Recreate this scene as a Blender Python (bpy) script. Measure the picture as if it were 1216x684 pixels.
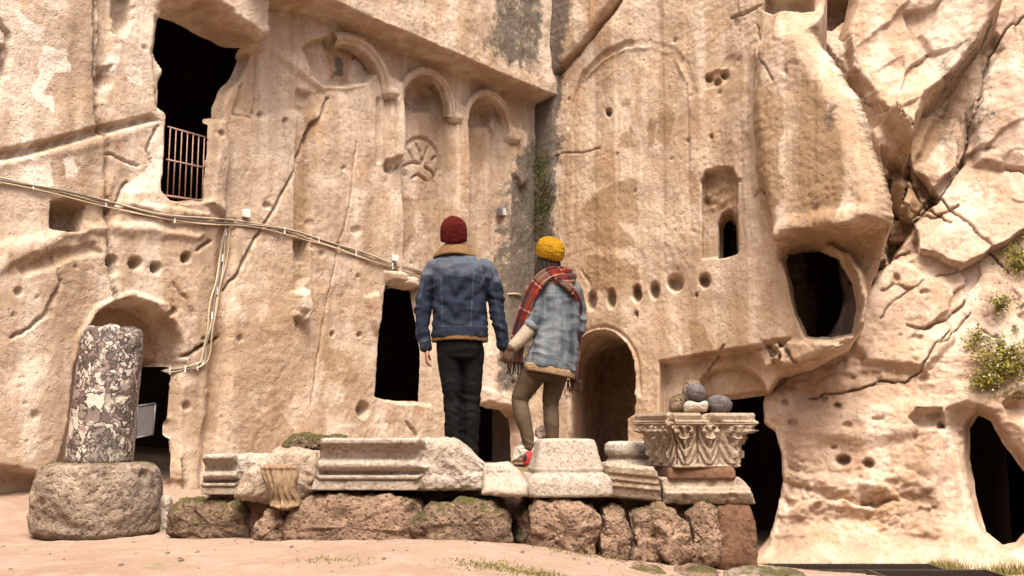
import bpy, bmesh, math, random
import numpy as np
from mathutils import Vector, Matrix

for o in list(bpy.data.objects):
    bpy.data.objects.remove(o, do_unlink=True)
scene = bpy.context.scene
COL = scene.collection

# ---------------------------------------------------------------- camera
CAM_Z = 0.73
PITCH = math.radians(7.65)
FPX = 1250.0                     # focal length in photograph pixels (1216 wide)
cam_d = bpy.data.cameras.new('camera')
cam = bpy.data.objects.new('camera', cam_d); COL.objects.link(cam)
cam.location = (0, 0, CAM_Z)
cam.rotation_euler = (math.pi/2 + PITCH, 0, 0)
cam_d.sensor_width = 36.0
cam_d.lens = 36.0*FPX/1216.0
cam_d.clip_start = 0.05; cam_d.clip_end = 3000
cam_d.dof.use_dof = True
cam_d.dof.focus_distance = 8.4
cam_d.dof.aperture_fstop = 5.6
scene.camera = cam

# ---------------------------------------------------------------- world, sun, exposure
SUN_EL, SUN_AZ = math.radians(59), math.radians(-6)     # azimuth measured from straight behind the camera, towards its left
w = bpy.data.worlds.new('World'); scene.world = w; w.use_nodes = True
nt = w.node_tree; nt.nodes.clear()
sky = nt.nodes.new('ShaderNodeTexSky'); sky.sky_type = 'NISHITA'; sky.sun_disc = False
sky.sun_elevation = SUN_EL
sky.air_density = 0.7; sky.dust_density = 6.0; sky.ozone_density = 0.2
bg = nt.nodes.new('ShaderNodeBackground'); bg.inputs['Strength'].default_value = 0.10
ow = nt.nodes.new('ShaderNodeOutputWorld')
nt.links.new(sky.outputs[0], bg.inputs[0]); nt.links.new(bg.outputs[0], ow.inputs[0])
sd_ = bpy.data.lights.new('sun', 'SUN'); sd_.energy = 1.5; sd_.angle = math.radians(28); sd_.color = (1.0, 0.94, 0.86)
sun = bpy.data.objects.new('sun', sd_); COL.objects.link(sun)
sdir = Vector((-math.sin(SUN_AZ)*math.cos(SUN_EL), -math.cos(SUN_AZ)*math.cos(SUN_EL), math.sin(SUN_EL)))  # towards the sun
sun.rotation_euler = sdir.to_track_quat('Z', 'Y').to_euler()
sun.location = (0, -5, 20)
sky.sun_rotation = math.atan2(sdir.x, sdir.y)
vs = scene.view_settings
vs.view_transform = 'Standard'; vs.look = 'None'; vs.gamma = 1.0; vs.exposure = 1.95
try: vs.use_curve_mapping = False
except Exception: pass

# ---------------------------------------------------------------- pixel helpers
CP, SP = math.cos(PITCH), math.sin(PITCH)
def ray(px, py):
    """direction of a photograph pixel"""
    a = (px-608.0)/FPX; b = (342.0-py)/FPX
    return np.array([a, CP - b*SP, SP + b*CP])
CAMP = np.array([0, 0, CAM_Z])
def at(px, py, Y):
    d = ray(px, py); return CAMP + d*(Y/d[1])
def mpp(Y):               # metres per photograph pixel
    return Y/FPX

# ---------------------------------------------------------------- noise
_rs = np.random.RandomState(7)
_perm = _rs.permutation(512).astype(np.int64)
_perm = np.concatenate([_perm, _perm, _perm])
_ang = _rs.rand(512)*2*np.pi
_gx, _gy = np.cos(_ang), np.sin(_ang)
_g3 = _rs.randn(512, 3); _g3 /= np.linalg.norm(_g3, axis=1)[:, None]
def _f(t): return t*t*t*(t*(t*6-15)+10)
def pn2(x, y, seed=0):
    xi = np.floor(x).astype(np.int64); yi = np.floor(y).astype(np.int64)
    xf = x-xi; yf = y-yi
    def g(ix, iy):
        return _perm[_perm[(ix+seed*17) & 511]+((iy+seed*31) & 511)] & 511
    u = _f(xf); v = _f(yf)
    def c(dx, dy):
        k = g(xi+dx, yi+dy); return _gx[k]*(xf-dx)+_gy[k]*(yf-dy)
    a = c(0, 0); b = c(1, 0); c0 = c(0, 1); d = c(1, 1)
    return ((a+(b-a)*u)+((c0+(d-c0)*u)-(a+(b-a)*u))*v)*1.4
def fbm2(x, y, octv=4, seed=0, gain=.5):
    r = 0; a = 1.0; t = 0
    for o in range(octv):
        r = r+a*pn2(x*2**o+o*13.7, y*2**o-o*7.3, seed+o); t += a; a *= gain
    return r/t
def pn3(p, seed=0):
    pi = np.floor(p).astype(np.int64); pf = p-pi
    u = _f(pf)
    out = 0
    for dx in (0, 1):
        for dy in (0, 1):
            for dz in (0, 1):
                k = _perm[_perm[_perm[(pi[:, 0]+dx+seed*17) & 511]+((pi[:, 1]+dy+seed*5) & 511)]+((pi[:, 2]+dz) & 511)] & 511
                g = _g3[k]
                dot = g[:, 0]*(pf[:, 0]-dx)+g[:, 1]*(pf[:, 1]-dy)+g[:, 2]*(pf[:, 2]-dz)
                wgt = (u[:, 0] if dx else 1-u[:, 0])*(u[:, 1] if dy else 1-u[:, 1])*(u[:, 2] if dz else 1-u[:, 2])
                out = out+wgt*dot
    return out*1.5
def fbm3(p, octv=4, seed=0, gain=.5):
    r = 0; a = 1.0; t = 0
    for o in range(octv):
        r = r+a*pn3(p*2**o+o*11.3, seed+o); t += a; a *= gain
    return r/t
def cell2(x, y, seed=0):
    """F1, F2, cell value, offset to the cell point"""
    xi = np.floor(x).astype(np.int64); yi = np.floor(y).astype(np.int64)
    f1 = np.full(x.shape, 9.0); f2 = np.full(x.shape, 9.0); val = np.zeros(x.shape, np.int64)
    ox = np.zeros(x.shape); oy = np.zeros(x.shape)
    for dx in (-1, 0, 1):
        for dy in (-1, 0, 1):
            k = _perm[_perm[(xi+dx+seed*19) & 511]+((yi+dy+seed*7) & 511)] & 511
            cx = xi+dx+.5+.45*_gx[k]; cy = yi+dy+.5+.45*_gy[k]
            d = np.hypot(x-cx, y-cy)
            m = d < f1
            f2 = np.where(m, f1, np.minimum(f2, d))
            val = np.where(m, k, val); ox = np.where(m, x-cx, ox); oy = np.where(m, y-cy, oy)
            f1 = np.where(m, d, f1)
    return f1, f2, val, ox, oy
def sstep(a, b, x):
    t = np.clip((x-a)/(b-a), 0, 1); return t*t*(3-2*t)

# ---------------------------------------------------------------- mesh + object helpers
def mesh_np(name, V, F, attrs=None, smooth=True):
    """V (n,3); F list of index arrays (m,3)/(m,4)"""
    me = bpy.data.meshes.new(name)
    V = np.asarray(V, np.float32)
    if not isinstance(F, list): F = [F]
    F = [np.asarray(f, np.int32) for f in F if len(f)]
    me.vertices.add(len(V)); me.vertices.foreach_set('co', V.ravel())
    loops = np.concatenate([f.ravel() for f in F])
    tot = np.concatenate([np.full(len(f), f.shape[1], np.int32) for f in F])
    start = np.concatenate([[0], np.cumsum(tot)[:-1]]).astype(np.int32)
    me.loops.add(len(loops)); me.loops.foreach_set('vertex_index', loops)
    me.polygons.add(len(tot)); me.polygons.foreach_set('loop_start', start); me.polygons.foreach_set('loop_total', tot)
    me.update(calc_edges=True)
    me.polygons.foreach_set('use_smooth', np.full(len(tot), smooth, bool))
    if attrs:
        for k, a in attrs.items():
            a = np.asarray(a, np.float32)
            if a.ndim == 2:
                at_ = me.attributes.new(k, 'FLOAT_COLOR', 'POINT'); at_.data.foreach_set('color', a.ravel())
            else:
                at_ = me.attributes.new(k, 'FLOAT', 'POINT'); at_.data.foreach_set('value', a.ravel())
    me.validate()
    return me
def link(name, me, mat=None, parent=None, **kw):
    o = bpy.data.objects.new(name, me); COL.objects.link(o)
    if mat is not None and me is not None: me.materials.append(mat)
    if parent is not None: o.parent = parent
    for k, v in kw.items(): o[k] = v
    return o
def thing(name, label, cat, loc=(0, 0, 0), group=None):
    o = bpy.data.objects.new(name, None); COL.objects.link(o); o.location = loc
    o.empty_display_size = .1
    o['label'] = label; o['category'] = cat
    if group: o['group'] = group
    return o
def tag(o, label, cat, group=None):
    o['label'] = label; o['category'] = cat
    if group: o['group'] = group
    return o
def grid_faces(nr, nc, close=False):
    """quads of an nr x nc vertex grid (rows, cols); close wraps the columns"""
    i = np.arange(nr-1)[:, None]; j = np.arange(nc if close else nc-1)[None, :]
    j2 = (j+1) % nc
    a = i*nc+j; b = i*nc+j2; c = (i+1)*nc+j2; d = (i+1)*nc+j
    return np.stack([a, b, c, d], -1).reshape(-1, 4)
def frames(P):
    """tangent frames along a polyline (n,3)"""
    P = np.asarray(P, float); T = np.gradient(P, axis=0); T /= np.linalg.norm(T, axis=1)[:, None]+1e-12
    up = np.array([0, 0, 1.0]) if abs(T[0][2]) < .9 else np.array([0, 1.0, 0])
    N = np.zeros_like(P); n = up-T[0]*np.dot(up, T[0]); n /= np.linalg.norm(n)
    for i in range(len(P)):
        n = n-T[i]*np.dot(n, T[i]); n /= np.linalg.norm(n)+1e-12; N[i] = n
    return T, N, np.cross(T, N)
def tube(P, r, n=8, cap=True, ry=None):
    """(V, [quads, tris]) of a tube along P, radius r (scalar or per point)"""
    P = np.asarray(P, float); T, N, B = frames(P)
    r = np.broadcast_to(np.asarray(r, float), (len(P),)); ry = r if ry is None else np.broadcast_to(np.asarray(ry, float), (len(P),))
    a = np.arange(n)*2*np.pi/n
    V = P[:, None, :]+r[:, None, None]*np.cos(a)[None, :, None]*N[:, None, :]+ry[:, None, None]*np.sin(a)[None, :, None]*B[:, None, :]
    V = V.reshape(-1, 3); F = [grid_faces(len(P), n, True)[:, ::-1]]
    if cap:
        k = len(V); V = np.vstack([V, P[0], P[-1]])
        j = np.arange(n); j2 = (j+1) % n; L = (len(P)-1)*n
        F.append(np.vstack([np.stack([np.full(n, k), j, j2], 1), np.stack([np.full(n, k+1), L+j2, L+j], 1)]))
    return V, F
def join(parts):
    """merge several (V, [F..]) into one"""
    Vs = []; Q = []; T = []; n = 0
    for V, F in parts:
        Vs.append(V)
        for f in F:
            f = np.asarray(f)
            if len(f) == 0: continue
            (Q if f.shape[1] == 4 else T).append(f+n)
        n += len(V)
    F = []
    if Q: F.append(np.vstack(Q))
    if T: F.append(np.vstack(T))
    return np.vstack(Vs), F
def spline(pts, n=40):
    """Catmull-Rom through pts"""
    P = np.asarray(pts, float); P = np.vstack([2*P[0]-P[1], P, 2*P[-1]-P[-2]])
    out = []; m = len(P)-3
    for t in np.linspace(0, m-1e-6, n):
        i = int(t); f = t-i; a, b, c, d = P[i:i+4]
        out.append(.5*((2*b)+(c-a)*f+(2*a-5*b+4*c-d)*f*f+(3*b-a-3*c+d)*f**3))
    return np.array(out)
def box(c, s, R=None):
    c = np.asarray(c, float); s = np.asarray(s, float)/2
    V = np.array([[x, y, z] for x in (-1, 1) for y in (-1, 1) for z in (-1, 1)], float)*s
    if R is not None: V = V@np.asarray(R).T
    return V+c, [np.array([[0, 1, 3, 2], [4, 6, 7, 5], [0, 4, 5, 1], [2, 3, 7, 6], [0, 2, 6, 4], [1, 5, 7, 3]])]

# ---------------------------------------------------------------- material helpers
class NT:
    def __init__(s, name):
        s.m = bpy.data.materials.new(name); s.m.use_nodes = True; s.t = s.m.node_tree; s.t.nodes.clear()
        s.out = s.n('ShaderNodeOutputMaterial'); s.b = s.n('ShaderNodeBsdfPrincipled')
        s.l(s.b.outputs[0], s.out.inputs[0])
        s.tc = s.n('ShaderNodeTexCoord')
    def n(s, t): return s.t.nodes.new(t)
    def l(s, a, b): s.t.links.new(a, b)
    def put(s, sock, v):
        if hasattr(v, 'is_output'): s.l(v, sock)
        else: sock.default_value = v
    def vec(s, scale=(1, 1, 1), rot=(0, 0, 0), src='Object'):
        m = s.n('ShaderNodeMapping'); m.inputs['Scale'].default_value = scale; m.inputs['Rotation'].default_value = rot
        s.l(s.tc.outputs[src], m.inputs[0]); return m.outputs[0]
    def noise(s, scale, detail=4, rough=.55, vec=None, dist=0, out=0):
        k = s.n('ShaderNodeTexNoise'); k.inputs['Scale'].default_value = scale; k.inputs['Detail'].default_value = detail
        k.inputs['Roughness'].default_value = rough; k.inputs['Distortion'].default_value = dist
        s.l(vec if vec is not None else s.tc.outputs['Object'], k.inputs['Vector']); return k.outputs[out]
    def voro(s, scale, feat='F1', vec=None, out='Distance', rnd=1.0):
        k = s.n('ShaderNodeTexVoronoi'); k.feature = feat; k.inputs['Scale'].default_value = scale; k.inputs['Randomness'].default_value = rnd
        s.l(vec if vec is not None else s.tc.outputs['Object'], k.inputs['Vector']); return k.outputs[out]
    def ramp(s, f, stops, interp='LINEAR'):
        r = s.n('ShaderNodeValToRGB'); r.color_ramp.interpolation = interp; e = r.color_ramp.elements
        while len(e) < len(stops): e.new(.5)
        for i, (p, c) in enumerate(stops):
            e[i].position = p; e[i].color = (c, c, c, 1) if isinstance(c, (int, float)) else (*c, 1)
        s.l(f, r.inputs[0]); return r.outputs[0]
    def mix(s, f, a, b, blend='MIX'):
        m = s.n('ShaderNodeMix'); m.data_type = 'RGBA'; m.blend_type = blend
        s.put(m.inputs[0], f)
        for k, v in ((6, a), (7, b)):
            if hasattr(v, 'is_output'): s.l(v, m.inputs[k])
            else: m.inputs[k].default_value = (*v, 1) if len(v) == 3 else v
        return m.outputs[2]
    def math(s, op, a, b=0.0, c=None):
        m = s.n('ShaderNodeMath'); m.operation = op; s.put(m.inputs[0], a); s.put(m.inputs[1], b)
        if c is not None: s.put(m.inputs[2], c)
        return m.outputs[0]
    def attr(s, name, out='Color'):
        a = s.n('ShaderNodeAttribute'); a.attribute_name = name; return a.outputs[out]
    def sep(s, c):
        a = s.n('ShaderNodeSeparateColor'); s.l(c, a.inputs[0]); return a.outputs
    def bump(s, h, strength=.5, dist=.02, prev=None):
        b = s.n('ShaderNodeBump'); b.inputs['Strength'].default_value = strength; b.inputs['Distance'].default_value = dist
        s.l(h, b.inputs['Height'])
        if prev is not None: s.l(prev, b.inputs['Normal'])
        return b.outputs[0]
    def fin(s, col, rough=.9, nrm=None, spec=.25, **kw):
        s.put(s.b.inputs['Base Color'], col if hasattr(col, 'is_output') else (*col, 1))
        s.put(s.b.inputs['Roughness'], rough)
        s.b.inputs['Specular IOR Level'].default_value = spec
        if nrm is not None: s.l(nrm, s.b.inputs['Normal'])
        for k, v in kw.items(): s.put(s.b.inputs[k], v)
        return s.m
# ================================================================ rock materials
def rock_material(name, base, dark, pale, ochre, seed=0.0):
    k = NT(name)
    st = k.sep(k.attr('stain')); al = k.attr('stain', 'Alpha')
    mp = k.n('ShaderNodeMapping'); mp.inputs['Location'].default_value = (seed*3.1, seed*1.7, seed)
    k.l(k.tc.outputs['Object'], mp.inputs[0]); v = mp.outputs[0]
    big = k.noise(.55, 3, .6, v); mid = k.noise(2.3, 4, .65, v); fine = k.noise(26, 4, .7, v); spk = k.noise(90, 3, .7, v)
    c = k.mix(k.ramp(big, [(.35, 0), (.68, 1)]), base, dark)
    c = k.mix(k.ramp(mid, [(.50, 0), (.66, .7)]), c, pale)
    oc = k.noise(1.1, 3, .6, k.vec((1, 1, .55)))
    c = k.mix(k.ramp(oc, [(.56, 0), (.72, .55)]), c, ochre)
    vst = k.noise(1.6, 3, .6, k.vec((1.3, 1.3, .12)))
    c = k.mix(k.ramp(vst, [(.50, 0), (.62, .75)]), c, pale); c = k.mix(k.ramp(vst, [(.32, .65), (.43, 0)]), c, tuple(x*.74 for x in dark))
    rst = k.noise(1.9, 4, .7, k.vec((1, 1, .5), (.3, 0, .2)))
    c = k.mix(k.ramp(rst, [(.57, 0), (.67, .55)]), c, (.33, .185, .09))
    c = k.mix(k.ramp(fine, [(.32, .38), (.50, 0)]), c, (.20, .12, .064))
    c = k.mix(k.ramp(spk, [(.62, 0), (.75, .45)]), c, (.50, .40, .30))
    # patina and painted recess shade (R), plaster (G), grey water streak (B), moss (A): own outlines from the mesh, broken up here
    brk = k.noise(7, 6, .8, v)
    def m(ch, lo=.25, hi=.6):
        s_ = k.math('ADD', ch, k.math('MULTIPLY', k.math('SUBTRACT', brk, .5), 1.7))
        return k.math('MULTIPLY', k.ramp(s_, [(lo+.06, 0), (hi, 1)]), k.ramp(ch, [(.02, 0), (.2, 1)]))
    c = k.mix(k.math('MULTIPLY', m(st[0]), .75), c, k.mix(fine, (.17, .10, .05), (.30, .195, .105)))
    c = k.mix(k.math('MULTIPLY', m(st[1]), .85), c, (.60, .52, .42))
    c = k.mix(k.math('MULTIPLY', m(st[2]), .88), c, k.mix(fine, (.028, .025, .020), (.125, .105, .082)))
    c = k.mix(k.math('MULTIPLY', m(al, .3, .55), .92), c, k.mix(fine, (.028, .03, .01), (.11, .105, .03)))
    # relief: grain, pits, tool marks
    pits = k.ramp(k.voro(34, 'F1', v), [(.0, 0), (.33, 1)])
    pit2 = k.ramp(k.noise(17, 4, .6, v), [(.28, 0), (.42, 1)])
    tool = k.noise(13, 3, .6, k.vec((1.6, 1.6, .8), (0, .5, .3)))
    wm = k.ramp(k.noise(1.3, 4, .6, v), [(.38, .25), (.62, 1.2)])
    h = k.math('MULTIPLY', k.math('ADD', k.math('MULTIPLY', fine, .9), k.math('MULTIPLY', pits, .35)), wm)
    h = k.math('ADD', h, k.math('MULTIPLY', pit2, .8))
    h = k.math('ADD', h, k.math('MULTIPLY', spk, .3))
    h = k.math('ADD', h, k.math('MULTIPLY', tool, .7))
    nr = k.bump(h, .8, .014)
    return k.fin(c, .93, nr, .12)
MAT_A = rock_material('tuff_left', (0.3820, 0.2908, 0.2091), (0.3230, 0.2225, 0.1418), (0.5292, 0.4346, 0.3382), (0.3530, 0.2349, 0.1265), 0.0)
MAT_B = rock_material('tuff_right', (0.3740, 0.2774, 0.1907), (0.3160, 0.2111, 0.1285), (0.5130, 0.4099, 0.3102), (0.3460, 0.2256, 0.1163), 2.0)
MAT_C = rock_material('tuff_outcrop', (0.3660, 0.2660, 0.1907), (0.3100, 0.2049, 0.1326), (0.4957, 0.3931, 0.3046), (0.3310, 0.2184, 0.1234), 5.0)

k = NT('soot_and_shade_chamber'); MAT_SOOT_SHADE = k.fin(k.mix(k.noise(3, 4, .6), (.055, .034, .022), (.10, .062, .04)), .95, None, .05)  # sooty dark colour painted on so sunlit chamber walls read as shade
# ================================================================ cliff sheets
def spaced(a, b, fine, b2, coarse):
    x = np.arange(a, b, fine); y = np.arange(b, b2+coarse, coarse); return np.concatenate([x, y])
class Sheet:
    """a rock face: u along the wall, z up, relief h towards the courtyard"""
    def __init__(s, org, d, nrm, back, lean, us, zs):
        s.o = np.array([org[0], org[1], 0.0]); s.d = np.array([d[0], d[1], 0.0]); s.d /= np.linalg.norm(s.d)
        n0 = np.array([nrm[0], nrm[1], 0.0]); n0 /= np.linalg.norm(n0)
        cl, sl = math.cos(lean), math.sin(lean)
        s.w = np.array([0, 0, 1.0])*cl-n0*sl; s.n = n0*cl+np.array([0, 0, 1.0])*sl
        s.e = np.array([back[0], back[1], 0.0]); s.e /= np.linalg.norm(s.e)
        s.us, s.zs = us, zs
        s.U, s.Z = np.meshgrid(us, zs)
        s.h = np.zeros_like(s.U); s.kill = np.zeros(s.U.shape, bool); s.st = np.zeros(s.U.shape+(4,)); s.kq = np.full(s.U.shape, 9.0); s.du = np.zeros_like(s.U); s.dz = np.zeros_like(s.U)
    def uz(s, px, py, off=0.0):
        r = ray(px, py); o = s.o+s.n*off
        t = np.dot(o-CAMP, s.n)/np.dot(r, s.n); p = CAMP+r*t-o
        return np.array([np.dot(p, s.d), np.dot(p, s.w)])
    def P(s, pts, off=0.0): return np.array([s.uz(x, y, off) for x, y in pts])
    def win(s, poly, mg):
        lo = poly.min(0)-mg; hi = poly.max(0)+mg
        i0, i1 = np.searchsorted(s.zs, [lo[1], hi[1]]); j0, j1 = np.searchsorted(s.us, [lo[0], hi[0]])
        return slice(i0, max(i1, i0+1)), slice(j0, max(j1, j0+1))
    def sd(s, poly, mg=.6, jit=0.0, jf=3.0, seed=0):
        """(window, signed distance, negative inside) of a polygon in uz"""
        W = s.win(poly, mg); x = s.U[W]; y = s.Z[W]
        if jit:
            x = x+jit*fbm2(s.U[W]*jf, s.Z[W]*jf, 4, seed+3, .6); y = y+jit*fbm2(s.U[W]*jf+40, s.Z[W]*jf, 4, seed+8, .6)
        d = np.full(x.shape, 1e9); ins = np.zeros(x.shape, bool); n = len(poly)
        for i in range(n):
            a = poly[i]; b = poly[(i+1) % n]; e = b-a
            t = np.clip(((x-a[0])*e[0]+(y-a[1])*e[1])/(e@e+1e-12), 0, 1)
            d = np.minimum(d, np.hypot(x-a[0]-t*e[0], y-a[1]-t*e[1]))
            c = ((a[1] <= y) & (b[1] > y)) | ((b[1] <= y) & (a[1] > y))
            with np.errstate(divide='ignore', invalid='ignore'):
                xi = a[0]+(y-a[1])/(b[1]-a[1]+1e-15)*e[0]
            ins ^= c & (x < xi)
        return W, np.where(ins, -d, d)
    def ld(s, line, mg=.5, jit=0.0, jf=3.0, seed=0):
        """(window, distance, parameter 0..1) to an open polyline in uz"""
        W = s.win(line, mg); x = s.U[W]; y = s.Z[W]
        if jit:
            x = x+jit*fbm2(s.U[W]*jf, s.Z[W]*jf, 4, seed+3, .6); y = y+jit*fbm2(s.U[W]*jf+40, s.Z[W]*jf, 4, seed+8, .6)
        d = np.full(x.shape, 1e9); par = np.zeros(x.shape); n = len(line)-1
        for i in range(n):
            a = line[i]; b = line[i+1]; e = b-a
            t = np.clip(((x-a[0])*e[0]+(y-a[1])*e[1])/(e@e+1e-12), 0, 1)
            q = np.hypot(x-a[0]-t*e[0], y-a[1]-t*e[1]); m = q < d
            d = np.where(m, q, d); par = np.where(m, (i+t)/n, par)
        return W, d, par
    # ---- features, all given in photograph pixels
    def recess(s, pts, depth, edge=.03, off=0., jit=.03, kill=False, seed=0, flat=None, jf=3.0):
        W, q = s.sd(s.P(pts, off), .5, jit, jf, seed)
        m = sstep(edge, -edge, q)
        h = s.h[W]
        tgt = (h-depth) if flat is None else np.full_like(h, flat)
        s.h[W] = h*(1-m)+tgt*m
        if kill: s.kq[W] = np.minimum(s.kq[W], q+edge+.012)
        return W, q
    def bowl(s, pts, depth, rad, off=0., jit=.04, kill=None, seed=0, pw=.5):
        """depth grows inward over distance rad"""
        W, q = s.sd(s.P(pts, off), .5, jit, 3.0, seed)
        t = np.clip(-q/rad, 0, 1); s.h[W] -= depth*np.sin(t*np.pi/2)**pw
        if kill is not None: s.kq[W] = np.minimum(s.kq[W], q+kill)
        return W, q
    def snap(s, W, q, lim=.010):
        """slide the vertices nearest to an outline onto it, so that broken edges run clean instead of in grid steps"""
        if q.shape[0] < 3 or q.shape[1] < 3: return
        gz, gu = np.gradient(q, s.zs[W[0]], s.us[W[1]]); gg = gz*gz+gu*gu+1e-6; m = np.abs(q) < lim
        s.du[W] = np.where(m, np.clip(-q*gu/gg, -.012, .012), s.du[W]); s.dz[W] = np.where(m, np.clip(-q*gz/gg, -.012, .012), s.dz[W])
    def bulge(s, pts, height, rad, off=0., jit=.04, seed=0):
        W, q = s.sd(s.P(pts, off), .5, jit, 3.0, seed)
        t = np.clip(-q/rad, 0, 1); s.h[W] += height*t*t*(3-2*t)
    def pit(s, px, py, rx, ry, depth, off=0., seed=0, soft=.35):
        a = np.arange(10)/10*2*np.pi
        poly = s.P([(px+rx*math.cos(t), py+ry*math.sin(t)) for t in a], off)
        W, q = s.sd(poly, .15, .012, 9.0, seed)
        r = max(1e-3, -q.min()) if (q < 0).any() else .02
        s.h[W] -= depth*sstep(.008, -r*(1-soft), q)
    def crack(s, pts, width=.012, depth=.06, off=0., jit=.05, seed=0, lip=0.0, taper=True):
        W, d, t = s.ld(s.P(pts, off), .4, jit, 4.0, seed)
        wv = width*(.55+.75*np.clip(.5+fbm2(s.U[W]*2.3, s.Z[W]*2.3, 3, seed+5), 0, 1.3))
        if taper: wv = wv*np.clip(np.minimum(t, 1-t)*8+.25, 0, 1)
        s.h[W] -= depth*sstep(wv+.009, wv*.3, d)
        if lip: s.h[W] -= lip*sstep(.14, 0, d)
    def stain(s, pts, ch, amt=1.0, soft=.12, off=0., jit=.14, seed=0):
        W, q = s.sd(s.P(pts, off), soft+.3, jit, 1.8, seed)
        s.st[W+(ch,)] = np.maximum(s.st[W+(ch,)], amt*sstep(soft, -soft, q))
    def hat(self, u, z):
        j = int(np.clip(np.searchsorted(self.us, u), 0, len(self.us)-1)); i = int(np.clip(np.searchsorted(self.zs, z), 0, len(self.zs)-1))
        return self.h[i, j]
    def point(s, u, z, h):
        return s.o+s.d*u+s.w*z+s.n*h
    def on(s, px, py, extra=0.0, off=0.0):
        """point on the finished relief under a pixel, lifted by extra"""
        h = off
        for _ in range(8):
            u, z = s.uz(px, py, h); h = .5*h+.5*s.hat(u, z)
        u, z = s.uz(px, py, h)
        return s.point(u, z, h+extra)
    def build(s, name, mat, depth=4.5):
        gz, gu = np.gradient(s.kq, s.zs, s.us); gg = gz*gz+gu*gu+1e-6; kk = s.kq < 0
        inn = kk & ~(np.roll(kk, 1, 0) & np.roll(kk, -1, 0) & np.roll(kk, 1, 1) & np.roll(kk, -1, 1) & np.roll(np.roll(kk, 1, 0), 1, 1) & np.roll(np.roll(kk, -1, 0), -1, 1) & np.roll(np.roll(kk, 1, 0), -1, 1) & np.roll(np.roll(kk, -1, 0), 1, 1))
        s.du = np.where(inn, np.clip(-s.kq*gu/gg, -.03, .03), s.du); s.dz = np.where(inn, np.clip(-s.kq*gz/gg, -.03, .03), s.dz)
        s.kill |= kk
        base = s.o+(s.U+s.du)[..., None]*s.d+(s.Z+s.dz)[..., None]*s.w
        P = base+np.maximum(s.h, 0)[..., None]*s.n+np.maximum(-s.h, 0)[..., None]*s.e
        nz, nu = s.U.shape; V = P.reshape(-1, 3)
        F = grid_faces(nz, nu)
        k = s.kill.ravel()[F].all(1); F = F[~k]
        # orientation: outwards = +n
        a, b, c = V[F[0][0]], V[F[0][1]], V[F[0][2]]
        if np.dot(np.cross(b-a, c-a), s.n) < 0: F = F[:, ::-1]
        idx = np.arange(nz*nu).reshape(nz, nu)
        loop = np.concatenate([idx[0, :-1], idx[:-1, -1], idx[-1, :0:-1], idx[:0:-1, 0]])
        B = base.reshape(-1, 3)[loop]+s.e*depth
        n0 = len(V); m = len(loop); V = np.vstack([V, B, B.mean(0)])
        j = np.arange(m); j2 = (j+1) % m
        side = np.stack([loop[j], loop[j2], n0+j2, n0+j], 1)
        fan = np.stack([np.full(m, n0+m), n0+j, n0+j2], 1)
        st = np.vstack([s.st.reshape(-1, 4), np.zeros((m+1, 4))])
        o = link(name, mesh_np(name, V, [np.vstack([F, side]), fan], {'stain': st}), mat, kind='structure')
        o.data.materials.append(MAT_SOOT_SHADE)
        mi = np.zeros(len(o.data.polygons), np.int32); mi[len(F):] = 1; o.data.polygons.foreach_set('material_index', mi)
        return o

def rough(s, seed, low=.10, mid=.034, fine=.012, grit=.0055, stretch=1.0):
    U, Z = s.U, s.Z
    s.h += low*fbm2(U*.45, Z*.45*stretch, 3, seed)+mid*fbm2(U*1.5, Z*1.5*stretch, 4, seed+4)
    s.h += fine*fbm2(U*5, Z*5*stretch, 4, seed+9, .6)
    k = sstep(-.1, .5, fbm2(U*.8, Z*.8, 3, seed+21))
    s.h += grit*(.5+1.4*k)*fbm2(U*17, Z*17, 3, seed+13, .65)
    p = fbm2(U*7, Z*7, 3, seed+30, .6); s.h -= .014*sstep(.30, .55, p)*k        # weathering pits
def picks(s, seed, amp=.006, ang=.9):
    """short pick strokes left by the carvers, two directions in patches"""
    U, Z = s.U, s.Z; m = sstep(-.25, .25, fbm2(U*.7, Z*.7, 3, seed+6)); out = 0
    for k_, a in enumerate((ang, ang-1.0)):
        x = U*math.cos(a)+Z*math.sin(a); y = -U*math.sin(a)+Z*math.cos(a)
        out = out+(m if k_ else 1-m)*fbm2(x*6.0, y*24, 3, seed+2+k_, .6)
    s.h += amp*out*sstep(-.5, .3, fbm2(U*.9, Z*.9, 3, seed+16))

def pocks(s, n, u0, u1, z0, z1, seed, rmax=.05):
    """scattered weathering holes, clustered"""
    rg = np.random.RandomState(seed); cu, cz = rg.uniform(u0, u1, 12), rg.uniform(z0, z1, 12)
    for i in range(n):
        c = rg.randint(12); u = cu[c]+rg.randn()*.45; z = cz[c]+rg.randn()*.45; r = .012+rmax*rg.rand()**3; e = rg.uniform(.6, 1.6); a = rg.uniform(-.7, .7)
        W = s.win(np.array([[u, z]]), r*2.2); x = s.U[W]-u; y = s.Z[W]-z
        if x.size == 0: continue
        d = np.hypot((x*math.cos(a)+y*math.sin(a))/e, -x*math.sin(a)+y*math.cos(a))*(1+.25*fbm2(s.U[W]*14, s.Z[W]*14, 2, seed))
        s.h[W] -= r*rg.uniform(.5, 1.3)*sstep(r*1.1, r*.35, d)

# ---------------------------------------------------------------- left face
PC = (0.32, 15.0)
dA = (-math.sin(math.radians(38.5)), -math.cos(math.radians(38.5)))
nA = (math.cos(math.radians(38.5)), -math.sin(math.radians(38.5)))
A = Sheet(PC, dA, nA, (-nA[0], -nA[1]), 0, np.concatenate([np.arange(-.8, 8.0, .0165), np.arange(8.0, 11.6, .12)]),
          np.concatenate([np.arange(-1.2, 7.3, .0165), np.arange(7.3, 9.7, .12)]))
rough(A, 1); picks(A, 3)
LED = .45
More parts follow.
